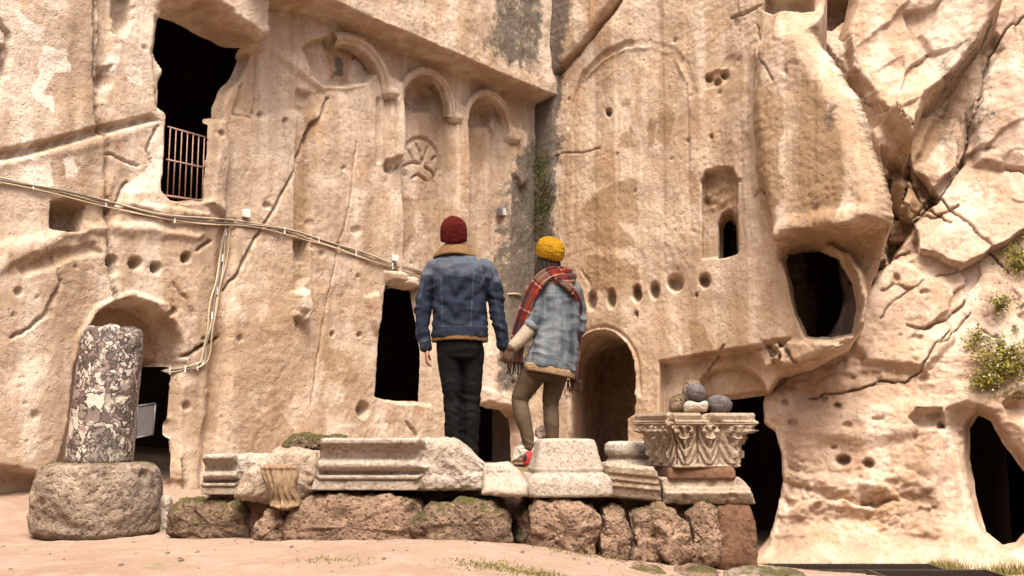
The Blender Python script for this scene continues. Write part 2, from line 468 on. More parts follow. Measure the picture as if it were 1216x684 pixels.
# upper mass overhanging the arcade
ledge_px = [(318, -12), (400, 2), (470, 33), (560, 72), (637, 104)]
lp = A.P(ledge_px, LED)
zl = np.interp(A.U, lp[::-1, 0], lp[::-1, 1]); zl = np.where(A.U > lp[0, 0], lp[0, 1]+(A.U-lp[0, 0])*.18, zl)
zl = zl+.02*fbm2(A.U*2.5, A.U*0+3, 4, 50, .6)
brow = sstep(0, -.10, A.U-lp[0, 0]-1.05+.25*fbm2(A.Z*1.5, A.U*1.5, 3, 44))      # fades out left of the square window
led = sstep(-.02, .03, A.Z-zl)
A.h += led*brow*(LED+.05*fbm2(A.U*1.2, A.Z*1.2, 3, 61))
# rock lip above the window, broken stone between
A.bulge([(188, -30), (195, 2), (225, 12), (262, 30), (300, 62), (322, 55), (318, 20), (330, -30)], .40, .16, .2, .09, 3)
# square window with its broken edges
Upoly = [(193, 12), (215, 18), (255, 38), (285, 53), (301, 67), (292, 90), (276, 104), (266, 125), (266, 139), (256, 141), (254, 165), (251, 238), (222, 240), (205, 236), (196, 226), (199, 162), (201, 136), (194, 124), (193, 100), (195, 85), (187, 60)]
A.recess(Upoly, .16, .02, 0, .02, True, 4)
A.recess([(196, 20), (188, 60), (196, 130), (189, 130), (180, 60), (186, 20)], .06, .03, 0, .04)
A.bulge([(246, 141), (268, 139), (272, 180), (268, 262), (243, 240)], .09, .05, 0, .02)
A.crack([(309, 66), (308, 110), (304, 139), (280, 134)], .006, .03, jit=.01)
A.crack([(274, 140), (270, 190), (266, 240)], .006, .025, jit=.02)
A.recess([(265, 66), (322, 60), (385, 110), (380, 130), (300, 140), (280, 135), (292, 95)], .05, .05, 0, .05, seed=9)
# seams and grooves
A.crack([(113, -10), (114, 60), (117, 140), (127, 170), (129, 250), (131, 330), (137, 357)], .016, .11, jit=.03, lip=.004, taper=False)
A.recess([(118, -20), (135, -20), (134, 40), (126, 118), (118, 120)], .07, .03, 0, .03)
A.bowl([(132, -20), (162, -20), (158, 25), (147, 46), (136, 40)], .20, .10, 0, .06)
A.bowl([(122, 78), (134, 76), (137, 100), (128, 108), (119, 98)], .13, .07, 0, .05)
A.recess([(-10, 181), (60, 166), (120, 150), (182, 136), (190, 142), (150, 152), (80, 172), (30, 186), (-10, 192)], .075, .02, 0, .012)
A.h -= .0
for a_, b_ in (((0, 197), (175, 152)),):
    W, d, t = A.ld(A.P([a_, (90, 178), b_]), .3, .02); A.h[W] += .012*sstep(.07, .0, d)
W, q = A.sd(A.P([(-10, 181), (60, 166), (120, 150), (182, 136), (190, 142), (150, 152), (80, 172), (30, 186), (-10, 192)]), .1)
A.h[W] += .018*np.sign(np.sin(A.U[W]*62+3*A.Z[W]*10))*sstep(.01, -.03, q)*.5
A.crack([(-5, 20), (10, 40), (8, 90)], .02, .08, jit=.05)
A.bowl([(-6, 50), (8, 55), (10, 85), (0, 110), (-8, 100)], .16, .08)
A.crack([(190, 148), (178, 175), (185, 200)], .01, .05)
A.crack([(128, 182), (148, 190), (168, 196)], .008, .04)
A.crack([(155, 215), (140, 238), (128, 250)], .012, .05, lip=.03)
# little niche, sockets
A.recess([(62, 240), (86, 238), (101, 246), (98, 274), (78, 275), (60, 270)], .30, .022, 0, .02)
A.pit(80, 257, 3, 16, .05)
for x, y, r in ((132, 310, 8), (160, 313, 8.5), (185, 318, 7.5), (222, 306, 7)): A.pit(x, y, r, r, .16, seed=x)
A.pit(131, 252, 5, 6, .14); A.pit(134, 318, 5, 9, .15)
A.bulge([(-10, 285), (60, 268), (150, 258), (250, 275), (240, 290), (130, 282), (60, 300), (-10, 335)], .04, .10, 0, .08, 5)
A.recess([(20, 318), (60, 300), (110, 290), (118, 300), (70, 310), (25, 328)], .05, .03, 0, .05)
A.bulge([(255, 252), (180, 240), (140, 236), (150, 244), (200, 262), (250, 262)], .035, .05, 0, .04)
A.crack([(70, 335), (55, 372), (30, 395), (12, 400)], .012, .05); A.crack([(60, 300), (70, 340), (58, 375)], .006, .03)
A.crack([(100, 400), (108, 430), (104, 455)], .014, .06)
A.crack([(262, 398), (240, 410), (218, 425)], .014, .09)
A.crack([(250, 285), (235, 296)], .02, .06)
A.crack([(205, 335), (222, 355), (230, 380)], .016, .03, jit=.08)
# arched niche behind the column with its door
arch = [(70, 556), (86, 500), (92, 440), (98, 408), (116, 376), (136, 361), (157, 357), (182, 364), (204, 384), (215, 408), (218, 430), (206, 440), (196, 470), (192, 520), (184, 556), (180, 600), (70, 600)]
A.recess(arch, .42, .04, 0, .02, seed=2)
A.bulge([(86, 440), (92, 395), (112, 362), (157, 343), (200, 360), (226, 400), (228, 440), (216, 430), (212, 405), (180, 366), (157, 360), (130, 366), (104, 400), (98, 440)], .03, .03, 0, .02)
A.recess([(100, 600), (110, 520), (120, 455), (140, 432), (172, 427), (192, 434), (189, 462), (187, 500), (184, 560), (182, 600)], .15, .03, -.42, .02, True, 6)
A.bowl([(189, 445), (204, 448), (206, 480), (200, 560), (196, 590), (188, 590)], .09, .05, 0, .05)
A.bowl([(196, 500), (215, 500), (214, 520), (198, 524)], .06, .04)
A.bulge([(196, 520), (214, 516), (218, 560), (214, 600), (196, 600)], .08, .06)
A.crack([(219, 545), (222, 570), (220, 600)], .012, .06)
# ledge low on the left
W, d, t = A.ld(A.P([(-60, 552), (10, 556), (70, 566)]), .8, .05)
zz = np.interp(A.U, *(lambda q: (q[::-1, 0], q[::-1, 1]))(A.P([(-60, 552), (10, 556), (70, 568), (100, 574)])))
A.h -= .22*sstep(.02, -.04, A.Z-zz+.03*fbm2(A.U*3, A.Z*3, 3, 70))*sstep(5.6, 6.0, A.U)
# long vertical working bands
def band(pts, dh, edge=.03, jit=.03, seed=0): A.recess(pts, -dh, edge, 0, jit, seed=seed)
band([(263, 262), (280, 262), (270, 470), (258, 590), (236, 590), (250, 470)], -.06, .05, .04, 11)
band([(356, 105), (372, 110), (374, 200), (366, 310), (350, 310), (352, 200)], -.07, .03, .02, 12)
band([(385, 112), (420, 118), (440, 190), (430, 330), (385, 350), (372, 200)], .03, .10, .08, 13)
band([(350, 285), (367, 285), (366, 330), (352, 345)], -.09, .03, .03)
A.bulge([(344, 348), (364, 340), (368, 372), (358, 388), (346, 376)], .14, .06)
A.bowl([(346, 366), (360, 370), (352, 395)], .06, .04)
A.crack([(388, 118), (376, 145), (365, 165), (348, 208), (322, 255), (300, 290), (286, 322), (270, 345)], .012, .09, jit=.03, lip=.004, taper=False)
A.bowl([(364, 160), (374, 140), (378, 150), (366, 176)], .10, .04)
A.crack([(420, 170), (415, 230), (400, 300), (388, 360), (375, 440), (370, 480)], .005, .03, jit=.03)
A.pit(421, 274, 7, 6, .03); A.pit(314, 136, 4, 5, .06); A.pit(340, 143, 3, 4, .06); A.pit(395, 397, 2.5, 3.5, .07); A.pit(426, 398, 2.5, 3, .07); A.pit(401, 292, 3, 4, .05); A.pit(370, 265, 3, 5, .04)
A.pit(430, 487, 9, 12, .16, soft=.2)
A.bulge([(430, 352), (448, 345), (450, 380), (444, 400), (436, 380)], .06, .04, 0, .05)
# ---- the blind arcade
def arc_px(cx, cy, rx, ry, a0, a1, n=14):
    return [(cx+rx*math.cos(math.radians(t)), cy-ry*math.sin(math.radians(t))) for t in np.linspace(a0, a1, n)]
# lunette field of the broad left arch
A.recess([(361, 58), (372, 48), (400, 42), (430, 50), (448, 70), (452, 84), (436, 97), (412, 102), (384, 101), (372, 88)], .16, .03, 0, .02, seed=14)
W, d, t = A.ld(A.P([(448, 86), (430, 98), (410, 104), (386, 102)]), .2); A.h[W] += .03*sstep(.07, 0, d)
# recessed bays under the narrow arches
bay2 = [(478, 420), (477, 112)]+arc_px(507, 112, 29, 24, 175, 10)+[(537, 135), (537, 420)]
bay3 = [(557, 420), (556, 138)]+arc_px(580, 137, 24, 21, 175, 8)+[(604, 160), (603, 420)]
for by, sd2 in ((bay2, 15), (bay3, 16)):
    W, q = A.sd(A.P(by), .4, .012); m = sstep(.02, -.02, q)
    fade = sstep(1.6, 2.9, A.Z[W])                                # the recess dies out downwards
    A.h[W] -= .21*m*fade
A.bowl([(480, 112), (496, 94), (512, 92), (534, 108), (530, 128), (502, 128)], .16, .20, 0, .05)
A.bowl([(560, 134), (570, 119), (585, 117), (602, 132), (598, 148), (570, 148)], .14, .18, 0, .05)
# pilasters between the bays
for pl, hh in (([(458, 90), (475, 100), (474, 190), (466, 204), (458, 190)], .10), ([(540, 118), (553, 128), (553, 190), (552, 290), (538, 290), (539, 190)], .06), ([(606, 150), (622, 158), (622, 215), (614, 222), (606, 205)], .08)):
    A.recess(pl, -hh, .014, 0, .008)
W, d, t = A.ld(A.P([(449, 120), (448, 190)]), .2); A.h[W] -= .06*sstep(.06, .01, d)
A.bowl([(456, 190), (470, 186), (472, 200), (463, 207), (456, 204)], .10, .04)
A.crack([(440, 48), (436, 58), (430, 68)], .01, .10, jit=.01)
# cross in its ring
ccx, ccy = 499, 192
W, d, t = A.ld(A.P(arc_px(ccx, ccy, 22, 28, -35, 215, 24), -.20), .2); A.h[W] -= .05*sstep(.04, .014, d)
W, q = A.sd(A.P(arc_px(ccx, ccy, 20, 26, 0, 340, 18), -.20), .1); A.h[W] += .012*sstep(.01, -.02, q)
for a in (((484, 176), (489, 186), (493, 194)), ((508, 174), (504, 186), (500, 194)), ((493, 170), (498, 180), (500, 192)), ((480, 197), (490, 193), (499, 195)), ((503, 198), (512, 204), (517, 212)), ((488, 212), (496, 207), (506, 215)), ((512, 190), (517, 186))):
    A.crack(list(a), .018, .055, -.20, .008)
# doorway behind the man, low opening in the corner
A.recess([(459, 334), (512, 340), (512, 480), (470, 478), (446, 470), (449, 420), (452, 380)], .17, .02, 0, .02, True, 17)
A.bulge([(452, 320), (505, 326), (505, 343), (456, 338)], .10, .05, 0, .03)
A.recess([(566, 560), (566, 486), (574, 478), (600, 484), (614, 492), (618, 560)], .14, .03, 0, .05, True, 18)
A.bulge([(560, 455), (620, 470), (620, 495), (564, 484)], .10, .08)
A.crack([(484, 500), (492, 512), (498, 520)], .014, .06)
A.pit(435, 485, 4, 6, .05)
# talus foot
A.h += .18*sstep(.55, -.4, A.Z+.12*fbm2(A.U*1.3, A.Z, 3, 90))*sstep(5.8, 5.2, A.U)
# stains: patina and painted recess shade 0, plaster 1, grey streak 2, moss 3
for p in ([(48, 50), (80, 60), (84, 80), (66, 84), (48, 120), (62, 118), (62, 134), (44, 124), (38, 112), (48, 90), (42, 78)], [(34, 185), (60, 188), (62, 218), (40, 222), (28, 212)], [(76, 190), (90, 186), (92, 204), (78, 206)], [(22, 155), (40, 160), (38, 176), (26, 172)], [(150, 84), (170, 80), (172, 100), (156, 98)], [(135, 50), (142, 50), (138, 90), (128, 84)], [(195, 170), (168, 210), (150, 225), (190, 230)], [(20, 10), (50, 30), (40, 45), (24, 34)]): A.stain(p, 1, 1.15, .04, jit=.10)
W, q = A.sd(A.P(arch), .1); A.st[W+(0,)] = np.maximum(A.st[W+(0,)], .8*sstep(.0, -.05, q))  # niche interior painted brown to stand in for its shade
for p in ([(262, 265), (275, 265), (262, 470), (240, 560), (246, 470)], [(380, 395), (420, 420), (428, 450), (378, 462)], [(360, 120), (374, 120), (368, 300), (352, 300)], [(60, 238), (100, 240), (100, 275), (60, 275)], [(0, 300), (115, 292), (60, 318), (0, 330)], [(478, 220), (510, 230), (500, 300), (480, 310)], [(395, 60), (430, 60), (424, 100), (400, 98)]): A.stain(p, 0, .62, .10)  # brown stains, some painted as shade in the niche and band recesses
A.stain([(408, 66), (420, 62), (416, 84), (402, 92)], 2, .7, .05)
A.stain([(170, 265), (140, 290), (150, 340), (190, 330), (200, 290)], 0, .35, .2)
A.stain([(575, 62), (645, 98), (650, 40), (650, -60), (600, -60)], 2, .62, .22, LED, .2, 3)
A.stain([(500, -40), (512, -40), (514, 40), (506, 44)], 2, .42, .12, LED, .1, 13)
A.stain([(440, -40), (450, -40), (452, 10), (446, 14)], 0, .5, .12, LED, .1, 14)
A.stain([(606, 190), (640, 160), (640, 470), (590, 470)], 2, .72, .15, 0, .15, 4)
A.stain([(478, 110), (500, 100), (520, 120), (510, 140), (488, 150)], 2, .40, .15)
A.stain([(545, 300), (575, 300), (580, 440), (550, 440)], 2, .30, .2)
A.stain([(590, 120), (602, 130), (602, 170), (594, 160)], 0, .5, .08)
pocks(A, 100, 0, 8, 0, 6, 5, .04)
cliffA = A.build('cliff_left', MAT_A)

# ---------------------------------------------------------------- right face
dB = (math.sin(math.radians(42)), -math.cos(math.radians(42)))
nB = (-math.cos(math.radians(42)), -math.sin(math.radians(42)))
B = Sheet(PC, dB, nB, (.25, .97), 0, np.arange(-.9, 7.2, .0165), np.concatenate([np.arange(-1.4, 7.3, .0165), np.arange(7.3, 9.7, .12)]))
rough(B, 101, .10, .034, .016, .008); picks(B, 103, .008, -.6)
# big slab standing proud above the cave, and the broken mass left of it
slab = [(900, 60), (925, 20), (958, 36), (985, 80), (1012, 118), (1034, 190), (1050, 238), (1046, 262), (1010, 276), (975, 280), (940, 282), (925, 296), (910, 240), (898, 150)]
W, q = B.sd(B.P(slab, .2), .7, .05, 2.0, 3)
B.h[W] += .34*sstep(.30, -.20, q)*sstep(-.25, .1, 0*q+.2)
B.h[W] += .16*sstep(.02, -.05, q)*sstep(B.uz(960, 200, .2)[1]-.5, B.uz(960, 280, .2)[1], B.Z[W])*sstep(B.uz(930, 300)[0]-.1, B.uz(960, 300)[0], B.U[W])
B.crack([(900, 30), (912, 70), (930, 92), (940, 104)], .008, .05); B.crack([(898, 235), (915, 228), (926, 240)], .010, .05)
# right boundary: the face breaks back
edge_px = [(902, 800), (902, 476), (918, 442), (968, 424), (1004, 404), (1020, 380), (1022, 345), (1040, 300), (1052, 255), (1050, 236), (1034, 186), (1012, 116), (985, 78), (962, 38), (972, 10), (985, -900), (1900, -900), (1900, 700)]
W, q = B.sd(B.P(edge_px, .12), 6, .06, 2.0, 7)
B.h[W] -= 3.2*sstep(.0, -.16, q)+.03*sstep(.06, 0, q)
B.snap(W, q, .014)
B.kill[W] |= (q < -.04) & (B.Z[W] < B.uz(915, 452)[1])
# hollow rock left of the top
B.bowl([(905, -10), (960, -15), (962, 12), (925, 16), (900, 10)], .30, .15, .1)
B.crack([(868, 22), (890, 14), (905, 8)], .02, .06); B.pit(874, 26, 4, 7, .05)
# the bolted pit
B.recess([(838, 92), (848, 84), (864, 82), (866, 94), (850, 102), (838, 104)], .05, .02)
for x, y in ((842, 92), (852, 96), (860, 88)): B.pit(x, y, 5, 5, .10)
B.recess([(862, 66), (872, 64), (874, 80), (866, 82), (856, 80)], .02, .02)
# blind arch groove
W, d, t = B.ld(B.P([(676, 150), (684, 110), (693, 86), (716, 66), (742, 53), (768, 50), (795, 58), (814, 76), (824, 110)]), .3, .02)
B.h[W] -= .055*sstep(.07, .02, d)*np.where(t < .55, 1, .35)
W, q = B.sd(B.P([(680, 330), (680, 150), (690, 96), (718, 70), (745, 58), (772, 56), (798, 66), (816, 100), (824, 330)]), .4, .02)
B.h[W] -= .03*sstep(.03, -.03, q)*sstep(2.8, 4.2, B.Z[W])
B.h += .015*sstep(.45, .7, np.sin(B.U*5.2+.4))*sstep(2.3, 3, B.Z)
# upper corner joint
B.crack([(630, 124), (655, 96), (690, 58), (720, 24), (740, -5)], .03, .14, .0, .03, lip=.03, taper=False)
W, q = B.sd(B.P([(600, 150), (632, 122), (660, 92), (700, 48), (740, -6), (600, -60)]), .6, .03); B.h[W] += .10*sstep(.03, -.06, q)
B.crack([(660, 184), (690, 180), (712, 176)], .010, .04)
B.pit(722, 132, 4.5, 5.5, .14, soft=.2)
# sockets in a row
for i, (x, y, rx, ry) in enumerate(((703, 357, 6.5, 14), (727, 355, 6.5, 13), (757, 349, 6.5, 12), (778, 345, 6.5, 12), (802, 336, 11, 12), (837, 333, 8, 10))): B.pit(x, y, rx, ry, .20, seed=i, soft=.25)
B.pit(757, 373, 2.5, 3.5, .08); B.pit(827, 350, 2, 3, .06)
B.crack([(690, 320), (700, 335), (700, 345)], .02, .03)
# tall window niche
B.recess([(834, 306), (834, 215), (840, 203), (856, 198), (870, 200), (876, 214), (876, 300), (862, 304)], .16, .02, 0, .025, seed=5)
W, q = B.sd(B.P([(834, 250), (834, 215), (840, 203), (856, 198), (870, 200), (876, 214), (876, 246)]), .2, .03); B.h[W] += .06*fbm2(B.U[W]*9, B.Z[W]*9, 3, 33)*sstep(0, -.05, q)
B.recess([(853, 305), (853, 262), (858, 251), (866, 248), (874, 256), (876, 298), (868, 302)], .40, .02, 0, .01, True, 6)
# lower arched recess
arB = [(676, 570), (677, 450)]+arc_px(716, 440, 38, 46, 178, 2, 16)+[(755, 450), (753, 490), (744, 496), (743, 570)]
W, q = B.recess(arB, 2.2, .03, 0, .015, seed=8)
W, q = B.sd(B.P([(668, 470)]+arc_px(716, 440, 45, 54, 178, 2, 16)+[(763, 470)]), .3, .01); B.h[W] -= .03*sstep(.02, -.02, q)
W, q = B.sd(B.P([(672, 470)]+arc_px(716, 440, 42, 50, 178, 2, 16)+[(759, 470)]), .3, .01); B.h[W] += .05*sstep(.015, -.015, q)*sstep(-.25, -.2, q*-1)
# framed doorway
B.recess([(784, 760), (784, 430), (840, 420), (915, 409), (926, 418), (940, 440), (932, 760)], .26, .03, 0, .02, seed=9)
B.h += .0
B.recess([(818, 760), (822, 470)]+arc_px(866, 470, 44, 37, 176, 4, 14)+[(912, 470), (930, 760)], .20, .02, 0, .01)
B.recess([(814, 780), (816, 470), (866, 469), (908, 464), (926, 470), (934, 780)], .45, .02, 0, .012, True, 10)
B.crack([(860, 410), (850, 426), (838, 440)], .02, .06); B.bulge([(895, 412), (925, 405), (930, 430), (908, 440)], .15, .06, 0, .05)
B.bowl([(906, 404), (940, 400), (950, 425), (920, 430)], .12, .1)
B.crack([(940, 412), (955, 435), (962, 460)], .015, .08)
# hollow under the slab, roof of the cave
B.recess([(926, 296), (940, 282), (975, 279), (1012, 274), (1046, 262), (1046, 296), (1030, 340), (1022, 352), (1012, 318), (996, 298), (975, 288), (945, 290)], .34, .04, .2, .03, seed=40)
B.stain([(926, 296), (940, 284), (1046, 266), (1046, 296), (1026, 350), (1012, 318), (996, 298), (945, 292)], 0, .7, .06, .1, .08, 44)  # hollow darkened in colour where the slab's shade falls
# cave under the slab
caveB = [(927, 306), (934, 292), (952, 286), (976, 287), (1002, 296), (1020, 328), (1026, 362), (1019, 396), (988, 404), (956, 401), (944, 372), (936, 338)]
B.bowl(caveB, .45, .09, 0, .03, .06, 12, .6)
B.bulge([(925, 405), (955, 403), (1000, 404), (1010, 410), (990, 436), (958, 452), (935, 440), (915, 428)], .16, .05, 0, .10, 3)
B.crack([(925, 408), (940, 420), (934, 440)], .02, .10, jit=.05)
B.crack([(1000, 408), (975, 428), (960, 450)], .02, .10, jit=.05)
# talus and lower wear
B.h += .14*sstep(.6, -.6, B.Z+.15*fbm2(B.U*1.4, B.Z, 3, 190))*sstep(2.4, 1.8, B.U)
for p in ([(690, 250), (712, 222), (752, 210), (760, 266), (735, 262), (722, 275), (700, 262)], [(734, 158), (748, 148), (752, 176), (732, 176)], [(768, 140), (780, 142), (776, 172), (768, 176)], [(780, 130), (800, 130), (796, 172), (778, 165)], [(736, 118), (748, 118), (750, 126), (738, 128)], [(690, 280), (730, 260), (760, 290), (720, 300)], [(700, 320), (760, 310), (765, 350), (700, 345)], [(905, 105), (925, 110), (945, 120), (940, 190), (946, 235), (930, 262), (905, 250), (898, 150)], [(962, 92), (985, 100), (1010, 150), (1018, 230), (1015, 268), (975, 272), (960, 200)], [(836, 205), (874, 205), (874, 250), (836, 250)], [(700, 300), (755, 310), (750, 340), (695, 330)], [(693, 88), (730, 62), (742, 60), (700, 92)], [(820, 380), (840, 385), (850, 420), (820, 425)]):
    B.stain(p, 0, .85, .05, .12 if p[0][0] > 890 else 0, .10, int(p[0][0]))
B.stain([(975, 105), (1000, 130), (998, 175), (980, 165)], 2, .45, .12, .3)
B.stain([(600, -20), (690, -20), (668, 90), (660, 290), (622, 300), (618, 130)], 2, .80, .20, 0, .2, 6)
B.stain([(632, 170), (652, 185), (654, 280), (630, 290)], 3, .50, .12, 0, .2, 7)
B.stain([(655, -10), (668, -10), (664, 60), (652, 70)], 3, .40, .10, 0, .1, 8)
B.stain([(626, 280), (666, 290), (664, 440), (630, 450)], 2, .62, .2)
W, q = B.sd(B.P(arB), .1); B.st[W+(0,)] = np.maximum(B.st[W+(0,)], .85*sstep(.0, -.04, q)); B.st[W+(2,)] = np.maximum(B.st[W+(2,)], .33*sstep(.0, -.04, q))  # brown wall remains, laid on strongly to darken the sunlit recess like shade
pocks(B, 60, 0, 5, 1.4, 6.5, 6, .035)
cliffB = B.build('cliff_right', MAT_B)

# ---------------------------------------------------------------- outcrop on the right
C = Sheet((2.96, 12.15), (1, -.12), (-.12, -1), (.42, 1), math.radians(13), np.concatenate([np.arange(-.9, 4.6, .0155), np.arange(4.6, 9, .15)]), np.concatenate([np.arange(-1.4, 6.9, .0155), np.arange(6.9, 9.8, .12)]))
rough(C, 201, .22, .09, .030, .011)
# fractured strata: tilted facets, long axis rising to the right
ca, sa = math.cos(.62), math.sin(.62)
x = (C.U*ca+C.Z*sa)*.62; y = (-C.U*sa+C.Z*ca)*1.25
wx = .35*fbm2(C.U*.8, C.Z*.8, 4, 210); wy = .35*fbm2(C.U*.8+9, C.Z*.8, 4, 215)
f1, f2, cv, ox, oy = cell2(x+wx, y+wy, 3)
rv = (cv % 97)/97.0; rw = (cv % 61)/61.0-.5; rz = (cv % 43)/43.0-.5
amt = sstep(1.0, 2.2, C.Z)                                       # smoother, weathered below
C.h += amt*(.22*(rv-.5)+.36*rw*ox+.42*rz*oy)
C.h -= amt*.03*sstep(.03, .0, f2-f1)*sstep(.05, .3, fbm2(C.U*.9, C.Z*.9, 2, 222))
f1, f2, cv, ox, oy = cell2(x*2.6+wx*2, y*2.6+wy*2, 5)
rv = (cv % 89)/89.0; rw = (cv % 59)/59.0-.5; rz = (cv % 37)/37.0-.5
rgh = sstep(-.15, .35, fbm2(C.U*.7, C.Z*.7, 3, 232))
C.h += (.25+.75*amt)*rgh*(.05*(rv-.5)+.09*rw*ox+.10*rz*oy)
# the great wedge and its neighbours
wedge = [(1000, 40), (1014, -10), (1040, -400), (1200, -400), (1184, 22), (1160, 62), (1128, 100), (1098, 126), (1086, 160), (1078, 190), (1052, 152), (1034, 118), (1016, 96), (1008, 66)]
pw = C.P(wedge, .3); W, q = C.sd(pw, .5, .03, 2.0, 3)
C.snap(W, q, .012)
C.h[W] += sstep(.05, -.10, q)*(.34+.50*sstep(C.uz(1080, 30)[1], C.uz(1080, 190)[1], C.Z[W])+.34*sstep(C.uz(1090, 60)[0], C.uz(1180, 60)[0], C.U[W]))
for p, hh, sd3 in (([(958, 34), (985, 44), (1010, 60), (1016, 92), (1004, 106), (990, 88), (972, 66)], .42, 4), ([(1012, 100), (1034, 120), (1078, 192), (1095, 232), (1080, 250), (1050, 240), (1040, 190), (1020, 140)], .30, 5), ([(1160, 20), (1210, 0), (1230, 200), (1160, 190), (1150, 130)], .16, 7), ([(1010, 330), (1060, 300), (1130, 330), (1140, 400), (1100, 440), (1030, 430), (1005, 400)], .12, 8)):
    W, q = C.sd(C.P(p, .15), .4, .05, 2.0, sd3); C.h[W] += hh*sstep(.03, -.08, q)
C.bowl([(958, -20), (1010, -20), (1004, 10), (990, 24), (966, 18)], .55, .2, .2)
C.recess([(1076, 8), (1102, 4), (1118, -4), (1112, 20), (1098, 30), (1110, 54), (1096, 56), (1086, 30)], .10, .03, .5, .03)
C.recess([(1148, 90), (1180, 40), (1190, 60), (1162, 96), (1152, 150), (1146, 190), (1108, 240), (1086, 196), (1110, 140)], .18, .04, .1, .05)
for i, (p, wd, dp) in enumerate((([(1230, 5), (1200, 28), (1180, 60), (1166, 92), (1162, 120), (1152, 160), (1146, 190), (1124, 222), (1112, 240)], .012, .14), ([(960, 42), (985, 74), (1012, 104), (1034, 132), (1060, 164), (1086, 196), (1112, 226), (1150, 262), (1200, 320)], .014, .14), ([(1080, 200), (1096, 232), (1130, 262)], .01, .1), ([(1074, 238), (1110, 254), (1140, 240)], .02, .08), ([(1044, 378), (1066, 352), (1100, 330)], .008, .06), ([(960, 468), (1010, 462), (1050, 448), (1078, 452), (1100, 430), (1110, 412), (1130, 390)], .012, .09), ([(1076, 386), (1100, 390), (1130, 372), (1150, 352)], .022, .10), ([(1044, 345), (1066, 336), (1080, 340)], .014, .06), ([(1116, 322), (1140, 318)], .012, .05), ([(1168, 386), (1190, 396)], .012, .05), ([(1114, 410), (1138, 390), (1152, 366)], .014, .07), ([(1010, 330), (1040, 310), (1060, 300), (1082, 292)], .012, .08))):
    C.crack(p, wd*.7, dp, .12, .07, i, lip=.008)
brokenz = [(1040, 190), (1062, 196), (1092, 214), (1112, 240), (1090, 262), (1066, 290), (1040, 330), (1022, 360), (1016, 330), (1046, 262)]
W, q = C.sd(C.P(brokenz, -.1), .4, .06, 2.5, 31)
f1, f2, cv, ox, oy = cell2(C.U[W]*4.2+.3*fbm2(C.U[W]*3, C.Z[W]*3, 3, 33), C.Z[W]*2.6+.3*fbm2(C.U[W]*3, C.Z[W]*3, 3, 35), 9)
C.h[W] += sstep(.05, -.10, q)*(-.42+.30*((cv % 71)/71.0-.5)+.5*((cv % 53)/53.0-.5)*ox+.5*((cv % 29)/29.0-.5)*oy)
# left side of the outcrop: the jamb of the doorway
ledge = [(895, 720), (896, 672), (914, 652), (922, 610), (928, 572), (925, 540), (917, 510), (904, 500), (902, 478), (906, 462), (925, 440), (950, 418), (985, 395), (1000, 370), (1004, 350), (1000, 330), (990, 250), (965, 120), (950, 40), (950, -900), (-400, -900), (-400, 720)]
W, q = C.sd(C.P(ledge), 4.0, .02, 3.0, 9)
C.h[W] -= 3.4*sstep(.0, -.35, q)
C.snap(W, q)
C.kill[W] |= (q < -.20) & (C.Z[W] < C.uz(915, 450)[1])
C.h[W] -= .25*sstep(.35, 0, q)**2*sstep(2.6, 1.6, C.Z[W])
# overhanging folds in the lower half and the scour below them
C.bulge([(935, 470), (1000, 470), (1090, 470), (1110, 500), (1080, 530), (1010, 540), (950, 530), (928, 500)], .10, .22)
W, q = C.sd(C.P([(918, 568), (950, 556), (1000, 566), (1060, 560), (1104, 580), (1112, 640), (1060, 636), (1010, 622), (960, 634), (918, 640)]), .4, .18, 2.5, 6)
tt_ = C.Z[W]*2.6+.30*C.U[W]+.85*fbm2(C.U[W]*1.7, C.Z[W]*2.2, 4, 282, .6); sw = tt_-np.floor(tt_)
C.h[W] += sstep(.16, -.12, q)*(.15*(sstep(0, .75, sw)*sstep(1.0, .86, sw)-.35)+.07*fbm2(C.U[W]*5, C.Z[W]*6, 4, 284, .62))
C.bulge([(1010, 570), (1050, 572), (1085, 600), (1050, 600), (1020, 590)], .10, .08, 0, .05)
C.h += .45*sstep(.05, -1.0, C.Z)**1.5
for x, y, rx, ry, dp in ((1001, 547, 10, 8, .20), (1031, 551, 8, 7, .16), (940, 503, 8, 7, .10), (930, 477, 5, 4, .08), (1004, 507, 7, 4, .06), (990, 532, 4, 3, .06), (977, 474, 5, 3, .05), (993, 482, 5, 3, .04), (1012, 449, 4, 3, .05), (1040, 500, 8, 3, .05), (1096, 350, 7, 4, .05), (1087, 404, 8, 4, .06)): C.pit(x, y, rx, ry, dp, seed=x)
# right-hand cave with its side pocket
C.bowl([(1076, 500), (1086, 486), (1118, 486), (1122, 508), (1090, 512)], .30, .10)
caveC = [(1112, 505), (1122, 484), (1146, 477), (1168, 486), (1184, 524), (1204, 566), (1226, 600), (1226, 640), (1204, 660), (1182, 656), (1160, 626), (1142, 596), (1128, 556)]
C.bowl(caveC, .38, .28, 0, .03, None, 11, .9)
W, q = C.recess([(1146, 506), (1162, 486), (1182, 498), (1200, 530), (1240, 580), (1240, 626), (1210, 652), (1190, 656), (1166, 636), (1154, 590), (1147, 545)], .22, .04, 0, .02, True, 12)
C.bowl([(1186, 480), (1200, 468), (1240, 468), (1240, 500), (1200, 506)], .25, .12)
C.bulge([(1190, 500), (1240, 500), (1240, 570), (1210, 560)], .12, .12)
C.stain([(1148, 395), (1230, 380), (1230, 480), (1180, 482), (1150, 452)], 3, .42, .12)
C.stain([(1195, 280), (1230, 270), (1230, 360), (1205, 350)], 3, .38, .12)
C.stain([(1100, 80), (1140, 60), (1190, 40), (1180, 160), (1120, 200)], 2, .40, .15, .2)
C.stain([(1180, 20), (1192, 0), (1186, 30), (1176, 36)], 3, .7, .05, .8)
C.stain([(1165, 190), (1180, 190), (1176, 230), (1160, 236)], 0, .45, .12)
